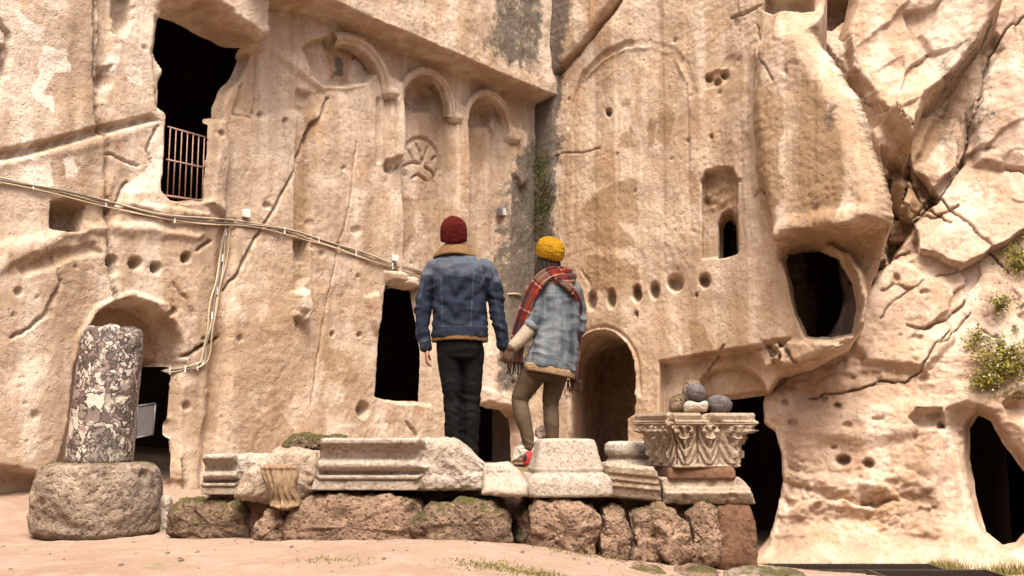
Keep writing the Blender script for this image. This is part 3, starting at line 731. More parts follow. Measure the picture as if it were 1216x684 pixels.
C.stain([(1195, 30), (1230, 20), (1230, 90), (1200, 90)], 0, .4, .15)
C.stain([(1010, 580), (1060, 570), (1100, 600), (1090, 630), (1030, 610)], 0, .45, .15)
C.stain([(1050, 520), (1100, 520), (1110, 570), (1070, 580)], 0, .45, .15)
C.stain([(1040, 90), (1080, 80), (1060, 110), (1044, 112)], 0, .5, .1, .6)
pocks(C, 170, 0, 4, -.5, 2.6, 7, .06)
# horizontal scour lines and crumbly patches in the lower outcrop
low = sstep(2.6, 1.6, C.Z)*sstep(-.9, -.4, C.Z)*(C.h > -.35)
cr = sstep(.0, .35, fbm2(C.U*1.1+4, C.Z*1.6, 3, 270))
C.h += low*(.35+cr)*(.045*fbm2(C.U*4.2, C.Z*7.5, 4, 260, .62)+.02*fbm2(C.U*13, C.Z*17, 3, 264, .6)-.03*np.abs(fbm2(C.U*2.4, C.Z*4.2, 3, 268)))
C.stain(brokenz, 0, .8, .08, -.1, .12, 41)  # rusty colour that also paints shade into the broken hollow
C.stain([(1178, 30), (1144, 78), (1096, 128), (1080, 188), (1104, 190), (1150, 100), (1184, 50)], 0, .8, .06, .1, .10, 42)  # rusty underside of the wedge, with its shade painted in
C.stain([(1010, 300), (1060, 285), (1130, 320), (1150, 372), (1100, 396), (1040, 350)], 0, .38, .15, 0, .15, 43)
cliffC = C.build('cliff_outcrop', MAT_C)

# ---------------------------------------------------------------- the rest of the cliff that encloses the court, behind the camera
ring_px = np.array([(-6.7, 6.3), (-8.2, 2.0), (-8.0, -4.0), (-5.0, -8.5), (1.0, -9.5), (7.0, -8.5), (11.0, -4.0), (12.5, 3.0), (12.0, 10.4)])
ring_l = spline(ring_px, 120); hz = np.linspace(-1.2, 8.2, 48); RU = np.arange(120)*.42
RX = np.repeat(ring_l[None, :, 0], 48, 0); RY = np.repeat(ring_l[None, :, 1], 48, 0); RZ = np.repeat(hz[:, None], 120, 1)
tg = np.gradient(ring_l, axis=0); tg /= np.linalg.norm(tg, axis=1)[:, None]; ot = np.c_[tg[:, 1], -tg[:, 0]]; ot *= np.sign((ot*(ring_l-np.array([2., 2.]))).sum(1))[:, None]
rel_ = .5*fbm2(np.repeat(RU[None], 48, 0)*.5, RZ*.5, 4, 510)+.25*np.maximum(RZ, 0)*.25+.1*fbm2(np.repeat(RU[None], 48, 0)*2, RZ*2, 3, 515)
V = np.stack([RX+rel_*ot[None, :, 0], RY+rel_*ot[None, :, 1], RZ], -1).reshape(-1, 3)
link('cliff_enclosure', mesh_np('cliff_enclosure', V, grid_faces(48, 120), {'stain': np.zeros((len(V), 4))}), MAT_B, kind='structure')
# ================================================================ ground
CTRL = np.array([(-6, 3, .03), (-3, 4.6, .035), (-3.4, 6.5, .0), (-3.2, 7.8, -.05), (-4.6, 8.2, .02), (-5.6, 8.6, .25), (-4.6, 9.4, .22), (-3.3, 9.6, .10), (-2.6, 10.6, .08), (-1.9, 7.6, .0),
    (-1.5, 6.2, .07), (-.6, 6.0, .085), (-.1, 6.1, .075), (.25, 6.1, .0), (.6, 6.2, -.08), (-1.4, 7.0, .0), (-.6, 7.0, .02), (.1, 7.1, -.03), (.6, 7.15, -.10), (1.1, 7.3, -.17), (1.7, 7.5, -.24),
    (0, 4.5, .02), (-1.5, 4.5, .02), (1.2, 5.2, -.12), (2.4, 5.0, -.22), (2.6, 7.6, -.32), (3.6, 7.6, -.36), (2.6, 9.5, -.5), (2.6, 11.6, -.72), (4.0, 11.3, -.72), (5.6, 11.0, -.70), (5.5, 8, -.4), (0, 10, -.1), (.5, 13.5, -.3), (-1.5, 12, .1), (0, 2, -.02), (-4, 1, 0), (4, 2, -.15), (7, 4, -.2), (-8, 5, .1), (-8, 1, .05), (8, 10, -.6), (0, -3, -.05), (-6, -3, 0), (6, -3, -.1)])
def _tps(d): return np.where(d > 0, d*d*np.log(d+1e-9), 0)
_n = len(CTRL); _K = _tps(np.hypot(CTRL[:, None, 0]-CTRL[None, :, 0], CTRL[:, None, 1]-CTRL[None, :, 1]))+np.eye(_n)*.02
_Pm = np.c_[np.ones(_n), CTRL[:, :2]]; _M = np.block([[_K, _Pm], [_Pm.T, np.zeros((3, 3))]])
_sol = np.linalg.solve(_M, np.r_[CTRL[:, 2], 0, 0, 0])
def ground_z(x, y, detail=True):
    x = np.asarray(x, float); y = np.asarray(y, float); sh = np.broadcast(x, y).shape
    xf = np.clip(np.broadcast_to(x, sh).ravel(), -8, 8); yf = np.clip(np.broadcast_to(y, sh).ravel(), -3, 13.5)
    z = _sol[_n]+_sol[_n+1]*xf+_sol[_n+2]*yf
    for i in range(_n): z = z+_sol[i]*_tps(np.hypot(xf-CTRL[i, 0], yf-CTRL[i, 1]))
    if detail:
        X = np.broadcast_to(x, sh).ravel(); Y = np.broadcast_to(y, sh).ravel()
        z = z+.022*fbm2(X*1.1, Y*1.1, 3, 300)+.014*fbm2(X*4, Y*4, 4, 305, .6)+.006*fbm2(X*14, Y*14, 3, 309, .6)-.012*sstep(.25, .5, fbm2(X*6, Y*6, 3, 311))
    return z.reshape(sh)
gx = np.concatenate([[-400, -150, -60, -25, -14, -10], np.arange(-8, 8, .035), [9, 11, 15, 26, 60, 150, 400]])
gy = np.concatenate([[-400, -150, -60, -25, -10, -4, -1], np.arange(1, 4.4, .12), np.arange(4.4, 9.0, .026), np.arange(9, 15.5, .06), [17, 22, 40, 120, 400]])
GX, GY = np.meshgrid(gx, gy)
GZ = ground_z(GX, GY)
# green moss film patches in front of the stones: attribute only
gm = .55*np.maximum(sstep(.55, .0, np.hypot((GX-.02)*1.0, (GY-5.25)*1.0)), sstep(.35, 0, np.hypot(GX+1.75, (GY-5.4))))
gm = np.maximum(gm, sstep(.8, .1, np.hypot(GX-4.75, (GY-10.4)*.8)))
gp = sstep(.3, -.3, GX*0+.5*(GY-6.7)-.35*(GX-.2))*sstep(-.2, .6, GX)*0
k = NT('sandy_earth')
big = k.noise(.7, 5, .6); mid = k.noise(5, 6, .7); fine = k.noise(60, 4, .7); sp = k.noise(150, 3, .6)
c = k.mix(k.ramp(big, [(.35, 0), (.65, 1)]), (.27, .19, .138), (.225, .148, .103))
c = k.mix(k.ramp(mid, [(.45, 0), (.7, .8)]), c, (.33, .245, .185))
c = k.mix(k.ramp(fine, [(.3, .5), (.48, 0)]), c, (.2, .115, .065))
c = k.mix(k.ramp(sp, [(.63, 0), (.74, .6)]), c, (.6, .47, .36))
c = k.mix(k.ramp(k.noise(14, 3, .5), [(.66, 0), (.72, .5)]), c, (.22, .12, .065))
mo = k.attr('moss', 'Fac')
c = k.mix(k.math('MULTIPLY', k.ramp(k.math('ADD', mo, k.math('MULTIPLY', k.math('SUBTRACT', k.noise(9, 8, .8), .5), 2.0)), [(.45, 0), (.8, 1)]), .85), c, k.mix(fine, (.06, .065, .018), (.21, .19, .06)))
h = k.math('ADD', k.math('MULTIPLY', mid, .6), k.math('ADD', fine, k.math('MULTIPLY', sp, .5)))
MAT_G = k.fin(c, .95, k.bump(h, .6, .012), .1)
nr, nc = GX.shape
ground = link('ground', mesh_np('ground', np.stack([GX, GY, GZ], -1).reshape(-1, 3), grid_faces(nr, nc), {'moss': gm.ravel()}), MAT_G, kind='structure')

# ================================================================ stone materials
def stone_material(name, c1, c2, c3, moss=0.0, scale=1.0, pit=1.0, mosscol=((.022, .022, .006), (.10, .088, .020)), rough=.9):
    k = NT(name)
    oi = k.n('ShaderNodeObjectInfo'); ad = k.n('ShaderNodeVectorMath'); ad.operation = 'ADD'
    sc = k.n('ShaderNodeVectorMath'); sc.operation = 'SCALE'; k.l(oi.outputs['Random'], sc.inputs['Scale']); sc.inputs[0].default_value = (37, 21, 53)
    k.l(k.tc.outputs['Object'], ad.inputs[0]); k.l(sc.outputs[0], ad.inputs[1]); v = ad.outputs[0]
    big = k.noise(3.5*scale, 5, .65, v); fine = k.noise(38*scale, 5, .75, v); sp = k.noise(120*scale, 3, .7, v)
    c = k.mix(k.ramp(big, [(.36, 0), (.64, 1)]), c1, c2)
    c = k.mix(k.ramp(fine, [(.36, .8), (.52, 0)]), c, c3)
    c = k.mix(k.ramp(k.noise(11*scale, 5, .7, v), [(.57, 0), (.66, .5)]), c, tuple(min(.75, x*1.5) for x in c1))
    c = k.mix(k.ramp(sp, [(.62, 0), (.72, .4)]), c, tuple(min(.8, x*1.7) for x in c1))
    if moss:
        g = k.n('ShaderNodeNewGeometry'); nz = k.n('ShaderNodeSeparateXYZ'); k.l(g.outputs['Normal'], nz.inputs[0])
        m = k.math('ADD', k.math('MULTIPLY', nz.outputs[2], .35), k.math('MULTIPLY', k.noise(5, 5, .7, v), 1.0))
        m = k.ramp(m, [(.80-.32*moss, 0), (.92-.28*moss, 1)])
        c = k.mix(k.math('MULTIPLY', m, .9), c, k.mix(fine, mosscol[0], mosscol[1]))
    pits = k.ramp(k.voro(30*scale, 'F1', v), [(0, 0), (.4, 1)])
    h = k.math('ADD', k.math('MULTIPLY', fine, .9), k.math('ADD', k.math('MULTIPLY', pits, .6*pit), k.math('MULTIPLY', sp, .4)))
    return k.fin(c, rough, k.bump(h, .8, .014*pit), .2)
M_BASALT = stone_material('rough_brown_stone', (0.3058, 0.2023, 0.1323), (0.1546, 0.0960, 0.0633), (0.0448, 0.0271, 0.0172), .10, 1, 1.8)
M_MOSSY = stone_material('mossy_stone', (0.2386, 0.1593, 0.1058), (0.1310, 0.0859, 0.0563), (0.0370, 0.0237, 0.0161), .62, 1, 1.8)
M_MARBLE = stone_material('weathered_marble', (0.369, 0.316, 0.258), (0.295, 0.242, 0.184), (0.148, 0.102, 0.070), 0, 1, .8)
M_LIME = stone_material('carved_limestone', (0.344, 0.279, 0.209), (0.279, 0.209, 0.143), (0.123, 0.078, 0.049), 0, 1.2, .8)
M_DRUM = stone_material('pitted_drum_stone', (0.307, 0.237, 0.174), (0.175, 0.127, 0.090), (0.055, 0.037, 0.025), .16, 1, 1.5)
M_RED = stone_material('red_plinth_stone', (0.164, 0.086, 0.049), (0.123, 0.063, 0.036), (0.066, 0.033, 0.020), 0, .8, .8)
M_GREY = stone_material('grey_stone', (0.123, 0.107, 0.102), (0.082, 0.070, 0.066), (0.033, 0.028, 0.026), 0, 1.6, .8)
M_WHITE = stone_material('white_stone', (0.443, 0.381, 0.316), (0.394, 0.324, 0.254), (0.230, 0.172, 0.123), 0, 1, .5)
M_CONSOLE = stone_material('console_stone', (0.221, 0.148, 0.089), (0.178, 0.111, 0.061), (0.074, 0.043, 0.025), 0, 1.2, .5)

# ================================================================ stone builders
def boulder(outline, Y, depth, seed=0, amp=.03, pw=3.0, nv=44, nu=130, freq=3.0, tilt=0.0, sharp=.02, yaw=0.0):
    """closed stone with a given front outline (photo pixels on the plane at distance Y) and its own thickness"""
    P = np.array([at(x, y, Y) for x, y in outline])[:, [0, 2]]
    c = P.mean(0)
    # resample the outline evenly
    Q = np.vstack([P, P[:1]]); L = np.r_[0, np.cumsum(np.hypot(*np.diff(Q, axis=0).T))]
    t = np.linspace(0, L[-1], nu, endpoint=False); R = np.c_[np.interp(t, L, Q[:, 0]), np.interp(t, L, Q[:, 1])]
    for _ in range(2): R = .25*np.roll(R, 1, 0)+.5*R+.25*np.roll(R, -1, 0)
    v = np.sin(np.linspace(-np.pi/2, np.pi/2, nv)); s = np.clip(1-np.abs(v)**pw, 0, 1)**(1/pw); s[0] = s[-1] = .03
    V = np.zeros((nv, nu, 3))
    V[..., 0] = (R[None, :, 0]-c[0])*s[:, None]; V[..., 2] = (R[None, :, 1]-c[1])*s[:, None]
    V[..., 1] = v[:, None]*depth/2+tilt*V[..., 2]
    V = V.reshape(-1, 3)
    # fill both ends with a denser cap: concentric rings already shrink to .03
    F = [grid_faces(nv, nu, True)]
    n0 = len(V); V = np.vstack([V, V[:nu].mean(0), V[-nu:].mean(0)])
    j = np.arange(nu); j2 = (j+1) % nu; Lr = (nv-1)*nu
    F.append(np.vstack([np.stack([np.full(nu, n0), j2, j], 1), np.stack([np.full(nu, n0+1), Lr+j, Lr+j2], 1)]))
    nrm = V/np.array([max(.05, np.ptp(V[:, 0])/2), depth/2, max(.05, np.ptp(V[:, 2])/2)])
    nrm /= np.linalg.norm(nrm, axis=1)[:, None]+1e-9
    q = V+seed*7.77
    d = amp*(fbm3(q*freq, 4, seed, .55)*1.2)-sharp*np.clip(np.abs(fbm3(q*freq*1.7+5, 3, seed+5)), 0, .25)*3+amp*.30*fbm3(q*freq*6, 3, seed+9, .65)-amp*.35*sstep(.15, .5, fbm3(q*freq*4+9, 3, seed+13))
    V = V+nrm*d[:, None]
    if yaw:
        cy, sy = math.cos(yaw), math.sin(yaw); V = V@np.array([[cy, sy, 0], [-sy, cy, 0], [0, 0, 1]])
    return V, F, np.array([c[0], Y, c[1]])
def stone(name, outline, Y, depth, mat, parent=None, **kw):
    """Y is the distance of the front-facing outline's middle plane"""
    V, F, c = boulder(outline, Y, depth, **kw)
    if parent is not None: c = c-np.array(parent.location)
    o = link(name, mesh_np(name, V, F), mat, parent); o.location = c
    return o

# ================================================================ fallen drum, leaning shaft, little post
def lathe(prof, n=96):
    prof = np.asarray(prof, float); a = np.arange(n)*2*np.pi/n
    V = np.stack([prof[:, None, 0]*np.cos(a), prof[:, None, 0]*np.sin(a), np.broadcast_to(prof[:, None, 1], (len(prof), n))], -1).reshape(-1, 3)
    return V, [grid_faces(len(prof), n, True)]
def densify(prof, step):
    prof = np.asarray(prof, float); out = [prof[0]]
    for a, b in zip(prof[:-1], prof[1:]):
        m = max(1, int(np.hypot(*(b-a))/step))
        for i in range(1, m+1): out.append(a+(b-a)*i/m)
    return np.array(out)
DY = 8.0
p0 = at(114, 632, DY); p1 = at(114, 553, DY); hd = p1[2]-p0[2]+.03
prof = densify([(.0, -.03), (.40, -.03), (.445, .02), (.462, .12), (.466, .26), (.455, .38), (.425, hd-.055), (.385, hd-.012), (.32, hd), (0, hd)], .014)
V, F = lathe(prof, 150)
r = V[:, :2].copy(); rr = np.hypot(r[:, 0], r[:, 1])[:, None]+1e-6
d = .04*fbm3(V*2.2, 3, 4)+.028*fbm3(V*7, 4, 6, .6)+.011*fbm3(V*26, 3, 8)-.02*sstep(.2, .45, fbm3(V*11, 3, 9))
gouge = sstep(.12, .5, fbm3(V*np.array([2.2, 2.2, 4.5])+3, 3, 12)); d = d-.035*gouge
V[:, :2] += r/rr*d[:, None]*sstep(.0, .3, rr[:, 0])[:, None]; V[:, 2] += .012*fbm3(V*3, 3, 14)*sstep(hd*.6, hd, V[:, 2])
drum = link('stone_drum', mesh_np('stone_drum', V, F), M_DRUM); drum.location = (p0[0], DY, p0[2])
tag(drum, 'squat round pitted stone drum carrying the leaning marble shaft', 'stone drum')

k = NT('breccia_marble')
mpv = k.n('ShaderNodeMapping'); mpv.inputs['Scale'].default_value = (1, 1, .85); k.l(k.tc.outputs['Object'], mpv.inputs[0])
wn = k.noise(7, 4, .6, None, 0, 1); wv = k.n('ShaderNodeVectorMath'); wv.operation = 'MULTIPLY_ADD'
k.l(wn, wv.inputs[0]); wv.inputs[1].default_value = (.22, .22, .22); k.l(mpv.outputs[0], wv.inputs[2]); v = wv.outputs[0]
e1 = k.voro(9.5, 'DISTANCE_TO_EDGE', v); e2 = k.voro(23, 'DISTANCE_TO_EDGE', v); id1 = k.voro(9.5, 'F1', v, 'Color'); id2 = k.voro(23, 'F1', v, 'Color')
bigm = k.ramp(k.noise(2.6, 2, .5), [(.44, 0), (.5, 1)])
ee = k.mix(bigm, k.ramp(e1, [(.02, 0), (.075, 1)]), k.ramp(e2, [(.05, 0), (.16, 1)]))
pale = k.mix(k.noise(22, 5, .7), (.50, .44, .37), (.36, .29, .22))
clast = k.mix(k.ramp(k.sep(k.mix(bigm, id1, id2))[0], [(.22, 0), (.45, 1)]), (.085, .06, .05), pale)
clast = k.mix(k.ramp(k.sep(id2)[1], [(.7, 0), (.8, .8)]), clast, (.16, .095, .08))
c = k.mix(ee, (.032, .024, .02), clast)
c = k.mix(k.ramp(k.noise(2.6, 3, .6), [(.54, 0), (.62, .75)]), c, k.mix(ee, (.03, .022, .019), k.mix(k.noise(40, 4, .7), (.05, .038, .032), (.26, .21, .17))))
c = k.mix(k.ramp(k.noise(3.2, 4, .6), [(.60, 0), (.68, .8)]), c, pale)
c = k.mix(k.ramp(k.noise(70, 3, .7), [(.3, .5), (.45, 0)]), c, (.10, .06, .045))
M_BRECCIA = k.fin(c, .62, k.bump(k.math('ADD', k.math('MULTIPLY', ee, .5), k.noise(30, 4, .7)), .5, .012), .35)
b0 = at(117, 552, DY); t0 = at(133, 388, DY); hs = t0[2]-b0[2]
prof = densify([(0, 0), (.236, 0), (.243, .02), (.238, hs*.4), (.233, hs*.8), (.230, hs-.05), (.218, hs-.018), (.16, hs), (0, hs)], .013)
V, F = lathe(prof, 110)
r = V[:, :2].copy(); rr = np.hypot(r[:, 0], r[:, 1])[:, None]+1e-6; th = np.arctan2(r[:, 1], r[:, 0])
d = .008*fbm3(V*5, 4, 24)+.003*fbm3(V*22, 3, 28)
top = sstep(hs*.85, hs, V[:, 2])
V[:, :2] += r/rr*(d-.015*top*sstep(.0, .3, fbm3(V*6, 3, 31)))[:, None]*sstep(0, .15, rr[:, 0])[:, None]
V[:, 2] -= top*(.035*sstep(-.2, .5, fbm3(V*5, 3, 33))+.05*sstep(.05, .17, V[:, 0])*sstep(0, -.1, V[:, 1]))
dx = (t0[0]-b0[0])/hs; V[:, 0] += dx*V[:, 2]; V[:, 1] += .03*V[:, 2]
shaft = link('marble_column', mesh_np('marble_column', V, F), M_BRECCIA); shaft.location = (b0[0], DY, p0[2]+hd-.012)
tag(shaft, 'broken column shaft of dark purple and cream mottled marble standing on the stone drum', 'column')
post = stone('stone_post', [(188, 634), (187, 600), (190, 588), (199, 587), (204, 592), (204, 628), (202, 636)], 8.15, .14, M_MARBLE, seed=3, amp=.014, freq=6, pw=4)
tag(post, 'small upright pale stone post between the round drum and the rough wall', 'stone')

# ================================================================ retaining wall of rough blocks
rw = thing('retaining_wall', 'low dry wall of rough brown mossy boulders carrying the carved fragments', 'stone wall', (0, 7.3, 0))
WALL = [  # outline, Y, depth, material, seed
    ([(204, 632), (206, 600), (222, 588), (262, 590), (305, 592), (318, 604), (316, 640), (300, 650), (250, 646), (220, 642)], 7.55, .5, M_MOSSY, 1, 0),
    ([(306, 652), (308, 618), (322, 600), (346, 596), (352, 612), (346, 650), (330, 658)], 7.25, .42, M_BASALT, 2, 0),
    ([(336, 656), (338, 624), (352, 598), (384, 586), (440, 584), (498, 588), (506, 612), (502, 652), (460, 658), (380, 660)], 7.25, .55, M_BASALT, 3, 0),
    ([(494, 656), (488, 622), (506, 596), (548, 586), (588, 590), (606, 604), (610, 640), (602, 656)], 7.2, .5, M_MOSSY, 4, 0),
    ([(606, 650), (610, 612), (622, 592), (642, 592), (650, 620), (642, 652)], 7.34, .4, M_MOSSY, 5, 0),
    ([(620, 655), (622, 610), (634, 586), (672, 588), (704, 596), (712, 614), (706, 660), (690, 668), (650, 662)], 7.26, .5, M_BASALT, 6, 0),
    ([(706, 668), (710, 620), (708, 598), (724, 594), (742, 598), (746, 630), (744, 668), (730, 676)], 7.28, .45, M_BASALT, 7, 0),
    ([(742, 668), (744, 630), (750, 604), (764, 600), (776, 612), (786, 640), (784, 668), (762, 676)], 7.3, .4, M_BASALT, 8, 0),
    ([(770, 640), (762, 602), (778, 596), (800, 598), (812, 620), (822, 660), (816, 672), (792, 672), (778, 660)], 7.3, .45, M_BASALT, 9, 0),
    ([(806, 672), (812, 640), (806, 604), (826, 594), (846, 598), (854, 634), (848, 672), (830, 678)], 7.36, .45, M_BASALT, 10, 0),
    ([(842, 676), (842, 596), (860, 592), (884, 596), (892, 616), (894, 676), (868, 680)], 7.42, .45, M_RED, 11, 1)]
for ol, Y, dp, m, sd5, flat in WALL:
    stone('stone', ol, Y, dp, m, rw, seed=sd5, amp=.03 if flat else .06, freq=3.6, pw=5 if flat else 4.2, sharp=.008 if flat else .028)
# earth behind the wall: the terrace the couple stand on
xs = np.arange(-2.5, 1.62, .03); ys = np.arange(7.30, 9.6, .03); TX, TY = np.meshgrid(xs, ys)
TZ = .445+.03*fbm2(TX*1.5, TY*1.5, 3, 400)+.015*fbm2(TX*7, TY*7, 3, 404)
TZ = TZ-.17*sstep(7.75, 7.35, TY)
fall = np.maximum.reduce([sstep(-2.05, -2.5, TX), sstep(1.35, 1.6, TX), sstep(9.2, 9.6, TY), sstep(7.38, 7.30, TY)])
TZ = TZ*(1-fall)+(-.35)*fall
k = NT('terrace_earth'); f_ = k.noise(40, 4, .7); mm = k.noise(4, 5, .65)
c = k.mix(k.ramp(mm, [(.50, 0), (.62, .8)]), k.mix(f_, (.13, .08, .05), (.30, .2, .13)), k.mix(f_, (.04, .045, .012), (.15, .145, .035)))
M_TERR = k.fin(c, .95, k.bump(f_, .8, .02), .1)
link('terrace', mesh_np('terrace', np.stack([TX, TY, TZ], -1).reshape(-1, 3), grid_faces(*TX.shape)), M_TERR, kind='structure')
def terrace_z(x, y): return .445+float(.03*fbm2(np.array([x*1.5]), np.array([y*1.5]), 3, 400)[0]+.015*fbm2(np.array([x*7.]), np.array([y*7.]), 3, 404)[0])
# ================================================================ carved fragments on the wall
def moulded(length, height, depth, prof, broken=(), seed=0, nl=150, amp=.02, ends=(0, 0), rot=0.0, tilt=0.0, chip=.012, slump=0.0):
    """block swept along x: moulded front (towards -y), flat back; 'broken' = (from, to) share of the length where the carving is lost
    prof: list of (projection, share of height) bottom to top; ends: slant of the left and right end in metres"""
    pf = densify([(p, q*height) for p, q in prof], .008)
    front = np.c_[-depth/2-pf[:, 0], pf[:, 1]]
    topc = densify([front[-1], (depth/2, height*.97)], .03)[1:]
    back = densify([(depth/2, height*.97), (depth/2, 0.0)], .03)[1:]
    bot = densify([(depth/2, 0.0), front[0]], .03)[1:-1]
    loop = np.vstack([front, topc, back, bot]); m = len(loop)
    # rough version of the section
    c = np.array([0, height/2]); a = np.arctan2(loop[:, 1]-c[1], loop[:, 0]-c[0])
    ex = 6.0; rr = 1/((np.abs(np.cos(a))/(depth/2+.02))**ex+(np.abs(np.sin(a))/(height/2))**ex)**(1/ex)
    rgh = c+np.c_[np.cos(a)*rr, np.sin(a)*rr]
    xs = np.linspace(0, 1, nl); V = np.zeros((nl, m, 3))
    wob = fbm2(np.repeat(xs[:, None], m, 1)*length*3, np.repeat(loop[None, :, 1], nl, 0)*5, 3, seed+40, .6)
    bl = np.zeros((nl, m))
    if broken:
        e0 = broken[0]+wob*.10; bl = sstep(e0-.012, e0+.012, xs[:, None]+0*wob)*sstep(broken[1]+.012, broken[1]-.012, xs[:, None]+wob*.1)
    V[..., 1] = loop[None, :, 0]*(1-bl)+rgh[None, :, 0]*bl; V[..., 2] = loop[None, :, 1]*(1-bl)+rgh[None, :, 1]*bl
    u = loop[:, 1]/height
    x0 = ends[0]*u[None, :]; x1 = length+ends[1]*u[None, :]
    V[..., 0] = x0+(x1-x0)*xs[:, None]
    # rounded, broken ends
    er = np.minimum(xs, 1-xs)*length; sh = np.clip(er/.035, 0, 1); sh = .9+.1*np.sqrt(1-(1-sh)**2)
    V[..., 1] *= sh[:, None]; V[..., 2] = c[1]+(V[..., 2]-c[1])*sh[:, None]
    V = V.reshape(-1, 3); B_ = bl.reshape(-1)
    F = [grid_faces(nl, m, True)]
    n0 = len(V); V = np.vstack([V, V[:m].mean(0), V[-m:].mean(0)]); B_ = np.r_[B_, .5, .5]
    j = np.arange(m); j2 = (j+1) % m; L = (nl-1)*m
    F.append(np.vstack([np.stack([np.full(m, n0), j2, j], 1), np.stack([np.full(m, n0+1), L+j, L+j2], 1)]))
    q = V+seed*5.1; nr_ = np.c_[0*V[:, 0], V[:, 1], V[:, 2]-c[1]]; nr_ /= np.linalg.norm(nr_, axis=1)[:, None]+1e-6
    endm = np.r_[np.repeat(np.clip(1-er/.08, 0, 1), m), 1, 1]
    d = (.006+amp*1.6*B_)*fbm3(q*4, 4, seed)+(.0025+.013*B_)*fbm3(q*16, 3, seed+4, .65)-chip*sstep(.22, .5, fbm3(q*6, 3, seed+7))*(1-B_)-.02*B_*np.abs(fbm3(q*7, 3, seed+9))
    V = V+nr_*d[:, None]; V[:, 0] += endm*(.05*fbm3(q*5, 4, seed+11)+.015*fbm3(q*18, 2, seed+12))
    if slump: V[:, 2] *= 1-slump*sstep(.80, 1.0, V[:, 0]/length+.05*fbm3(q*5, 2, seed+21))*np.clip(V[:, 2]/height, 0, 1)
    if tilt: V[:, 2] += tilt*V[:, 0]
    if rot:
        cr, sr = math.cos(rot), math.sin(rot); x = V[:, 0].copy(); V[:, 0] = cr*x-sr*V[:, 1]; V[:, 1] = sr*x+cr*V[:, 1]
    return V, F
CORN = [(0, 0), (.04, .015), (.042, .18), (.030, .205), (.055, .22), (.058, .285), (.012, .31), (.010, .36), (.045, .385), (.072, .43), (.082, .49), (.074, .55), (.045, .595), (.030, .60), (.032, .645), (.034, .70), (.044, .77), (.066, .84), (.100, .885), (.118, .895), (.120, .97), (.09, 1.0)]
def place(name, VF, loc, mat, parent=None):
    o = link(name, mesh_np(name, *VF), mat, parent); o.location = loc; return o
def frag_dims(x0, x1, y0, y1, Y):
    a = at(x0, y1, Y); b = at(x1, y0, Y); return a, b[0]-a[0], b[2]-a[2]
# long cornice
a, L, H = frag_dims(369, 576, 519, 582, 7.05)
o = place('cornice_block', moulded(L, H, .42, CORN, (.62, 1.2), 3, 190, .03, (.07, -.02), slump=.50), (a[0], 7.05+.25, a[2]-.005), M_MARBLE)
tag(o, 'long pale moulded cornice block with a rough broken end below the man', 'carved stone')
# short cornice at the far end
a, L, H = frag_dims(238, 318, 539, 588, 7.3)
o = place('cornice_block', moulded(L, H, .40, CORN, (.55, 1.2), 5, 90, .03, (.03, 0)), (a[0], 7.3+.24, a[2]), M_MARBLE)
tag(o, 'short pale moulded cornice block lying nearest the stone post, one end broken away', 'carved stone')
# console block: rough mass with an acanthus bracket
cb = thing('console_block', 'rough pale block with a brown acanthus bracket hanging over the wall', 'carved stone', tuple(at(340, 596, 7.2)))
stone('block', [(282, 590), (292, 560), (312, 545), (330, 533), (352, 531), (378, 535), (386, 548), (380, 582), (360, 596), (320, 598)], 7.28, .42, M_LIME, cb, seed=21, amp=.035, freq=4, pw=4)
# bracket: curved tongue, leaf veins as relief
nb, mb = 60, 41
vv = np.linspace(0, 1, nb); uu = np.linspace(-1, 1, mb); UU, VV = np.meshgrid(uu, vv)
pA = at(327, 552, 7.0); pB = at(338, 606, 7.0)
wd = (.125-.045*VV+.012*np.sin(VV*9))*(1-.55*sstep(.9, 1.0, VV))
X = pA[0]+(pB[0]-pA[0])*VV+UU*wd; Z = pA[2]+(pB[2]-pA[2])*VV
bul = .09*np.sqrt(np.clip(1-UU**2*.8, 0, 1))+.07*np.sin(VV*np.pi*.9)+.05*sstep(.75, 1, VV)
fl = np.cos((UU*(1.0+.55*(1-VV))+.25*np.sin(VV*4.2)*UU)*13); rel = .014*sstep(-.2, .5, fl)*sstep(1.0, .85, np.abs(UU))+.016*sstep(.16, .05, np.abs(UU+.25-.3*VV))+.02*np.exp(-((VV-.06)/.05)**2)+.03*np.exp(-((VV-.93)/.07)**2)
Yv = 7.16-bul-rel
frontV = np.stack([X, Yv, Z], -1).reshape(-1, 3); backV = np.stack([X, 0*Yv+7.22, Z], -1).reshape(-1, 3)
Fq = grid_faces(nb, mb); n0 = len(frontV)
idx = np.arange(n0).reshape(nb, mb); lp_ = np.concatenate([idx[0, :-1], idx[:-1, -1], idx[-1, :0:-1], idx[:0:-1, 0]]); l2 = np.roll(lp_, -1)
o = link('bracket', mesh_np('bracket', np.vstack([frontV, backV])-np.array(cb.location), [np.vstack([Fq, Fq[:, ::-1]+n0, np.stack([l2, lp_, lp_+n0, l2+n0], 1)])]), M_CONSOLE, cb)
o['label'] = 'brown bracket carved with an acanthus leaf'
# inscribed block
k = NT('inscribed_marble')
f_ = k.noise(40, 4, .7); c = k.mix(k.noise(5, 4, .6), (.39, .33, .27), (.30, .24, .18)); c = k.mix(k.ramp(f_, [(.34, .6), (.5, 0)]), c, (.18, .12, .08))
M_INS = k.fin(c, .85, k.bump(f_, .5, .008), .2)
ib = thing('inscribed_block', 'small pale block cut with worn lettering beside the long cornice', 'carved stone', tuple(at(600, 588, 7.1)))
st_ = stone('block', [(572, 586), (573, 556), (576, 550), (604, 549), (616, 558), (628, 576), (626, 588), (600, 590)], 7.15, .34, M_INS, ib, seed=31, amp=.014, freq=4, pw=5, tilt=.35, sharp=.006)
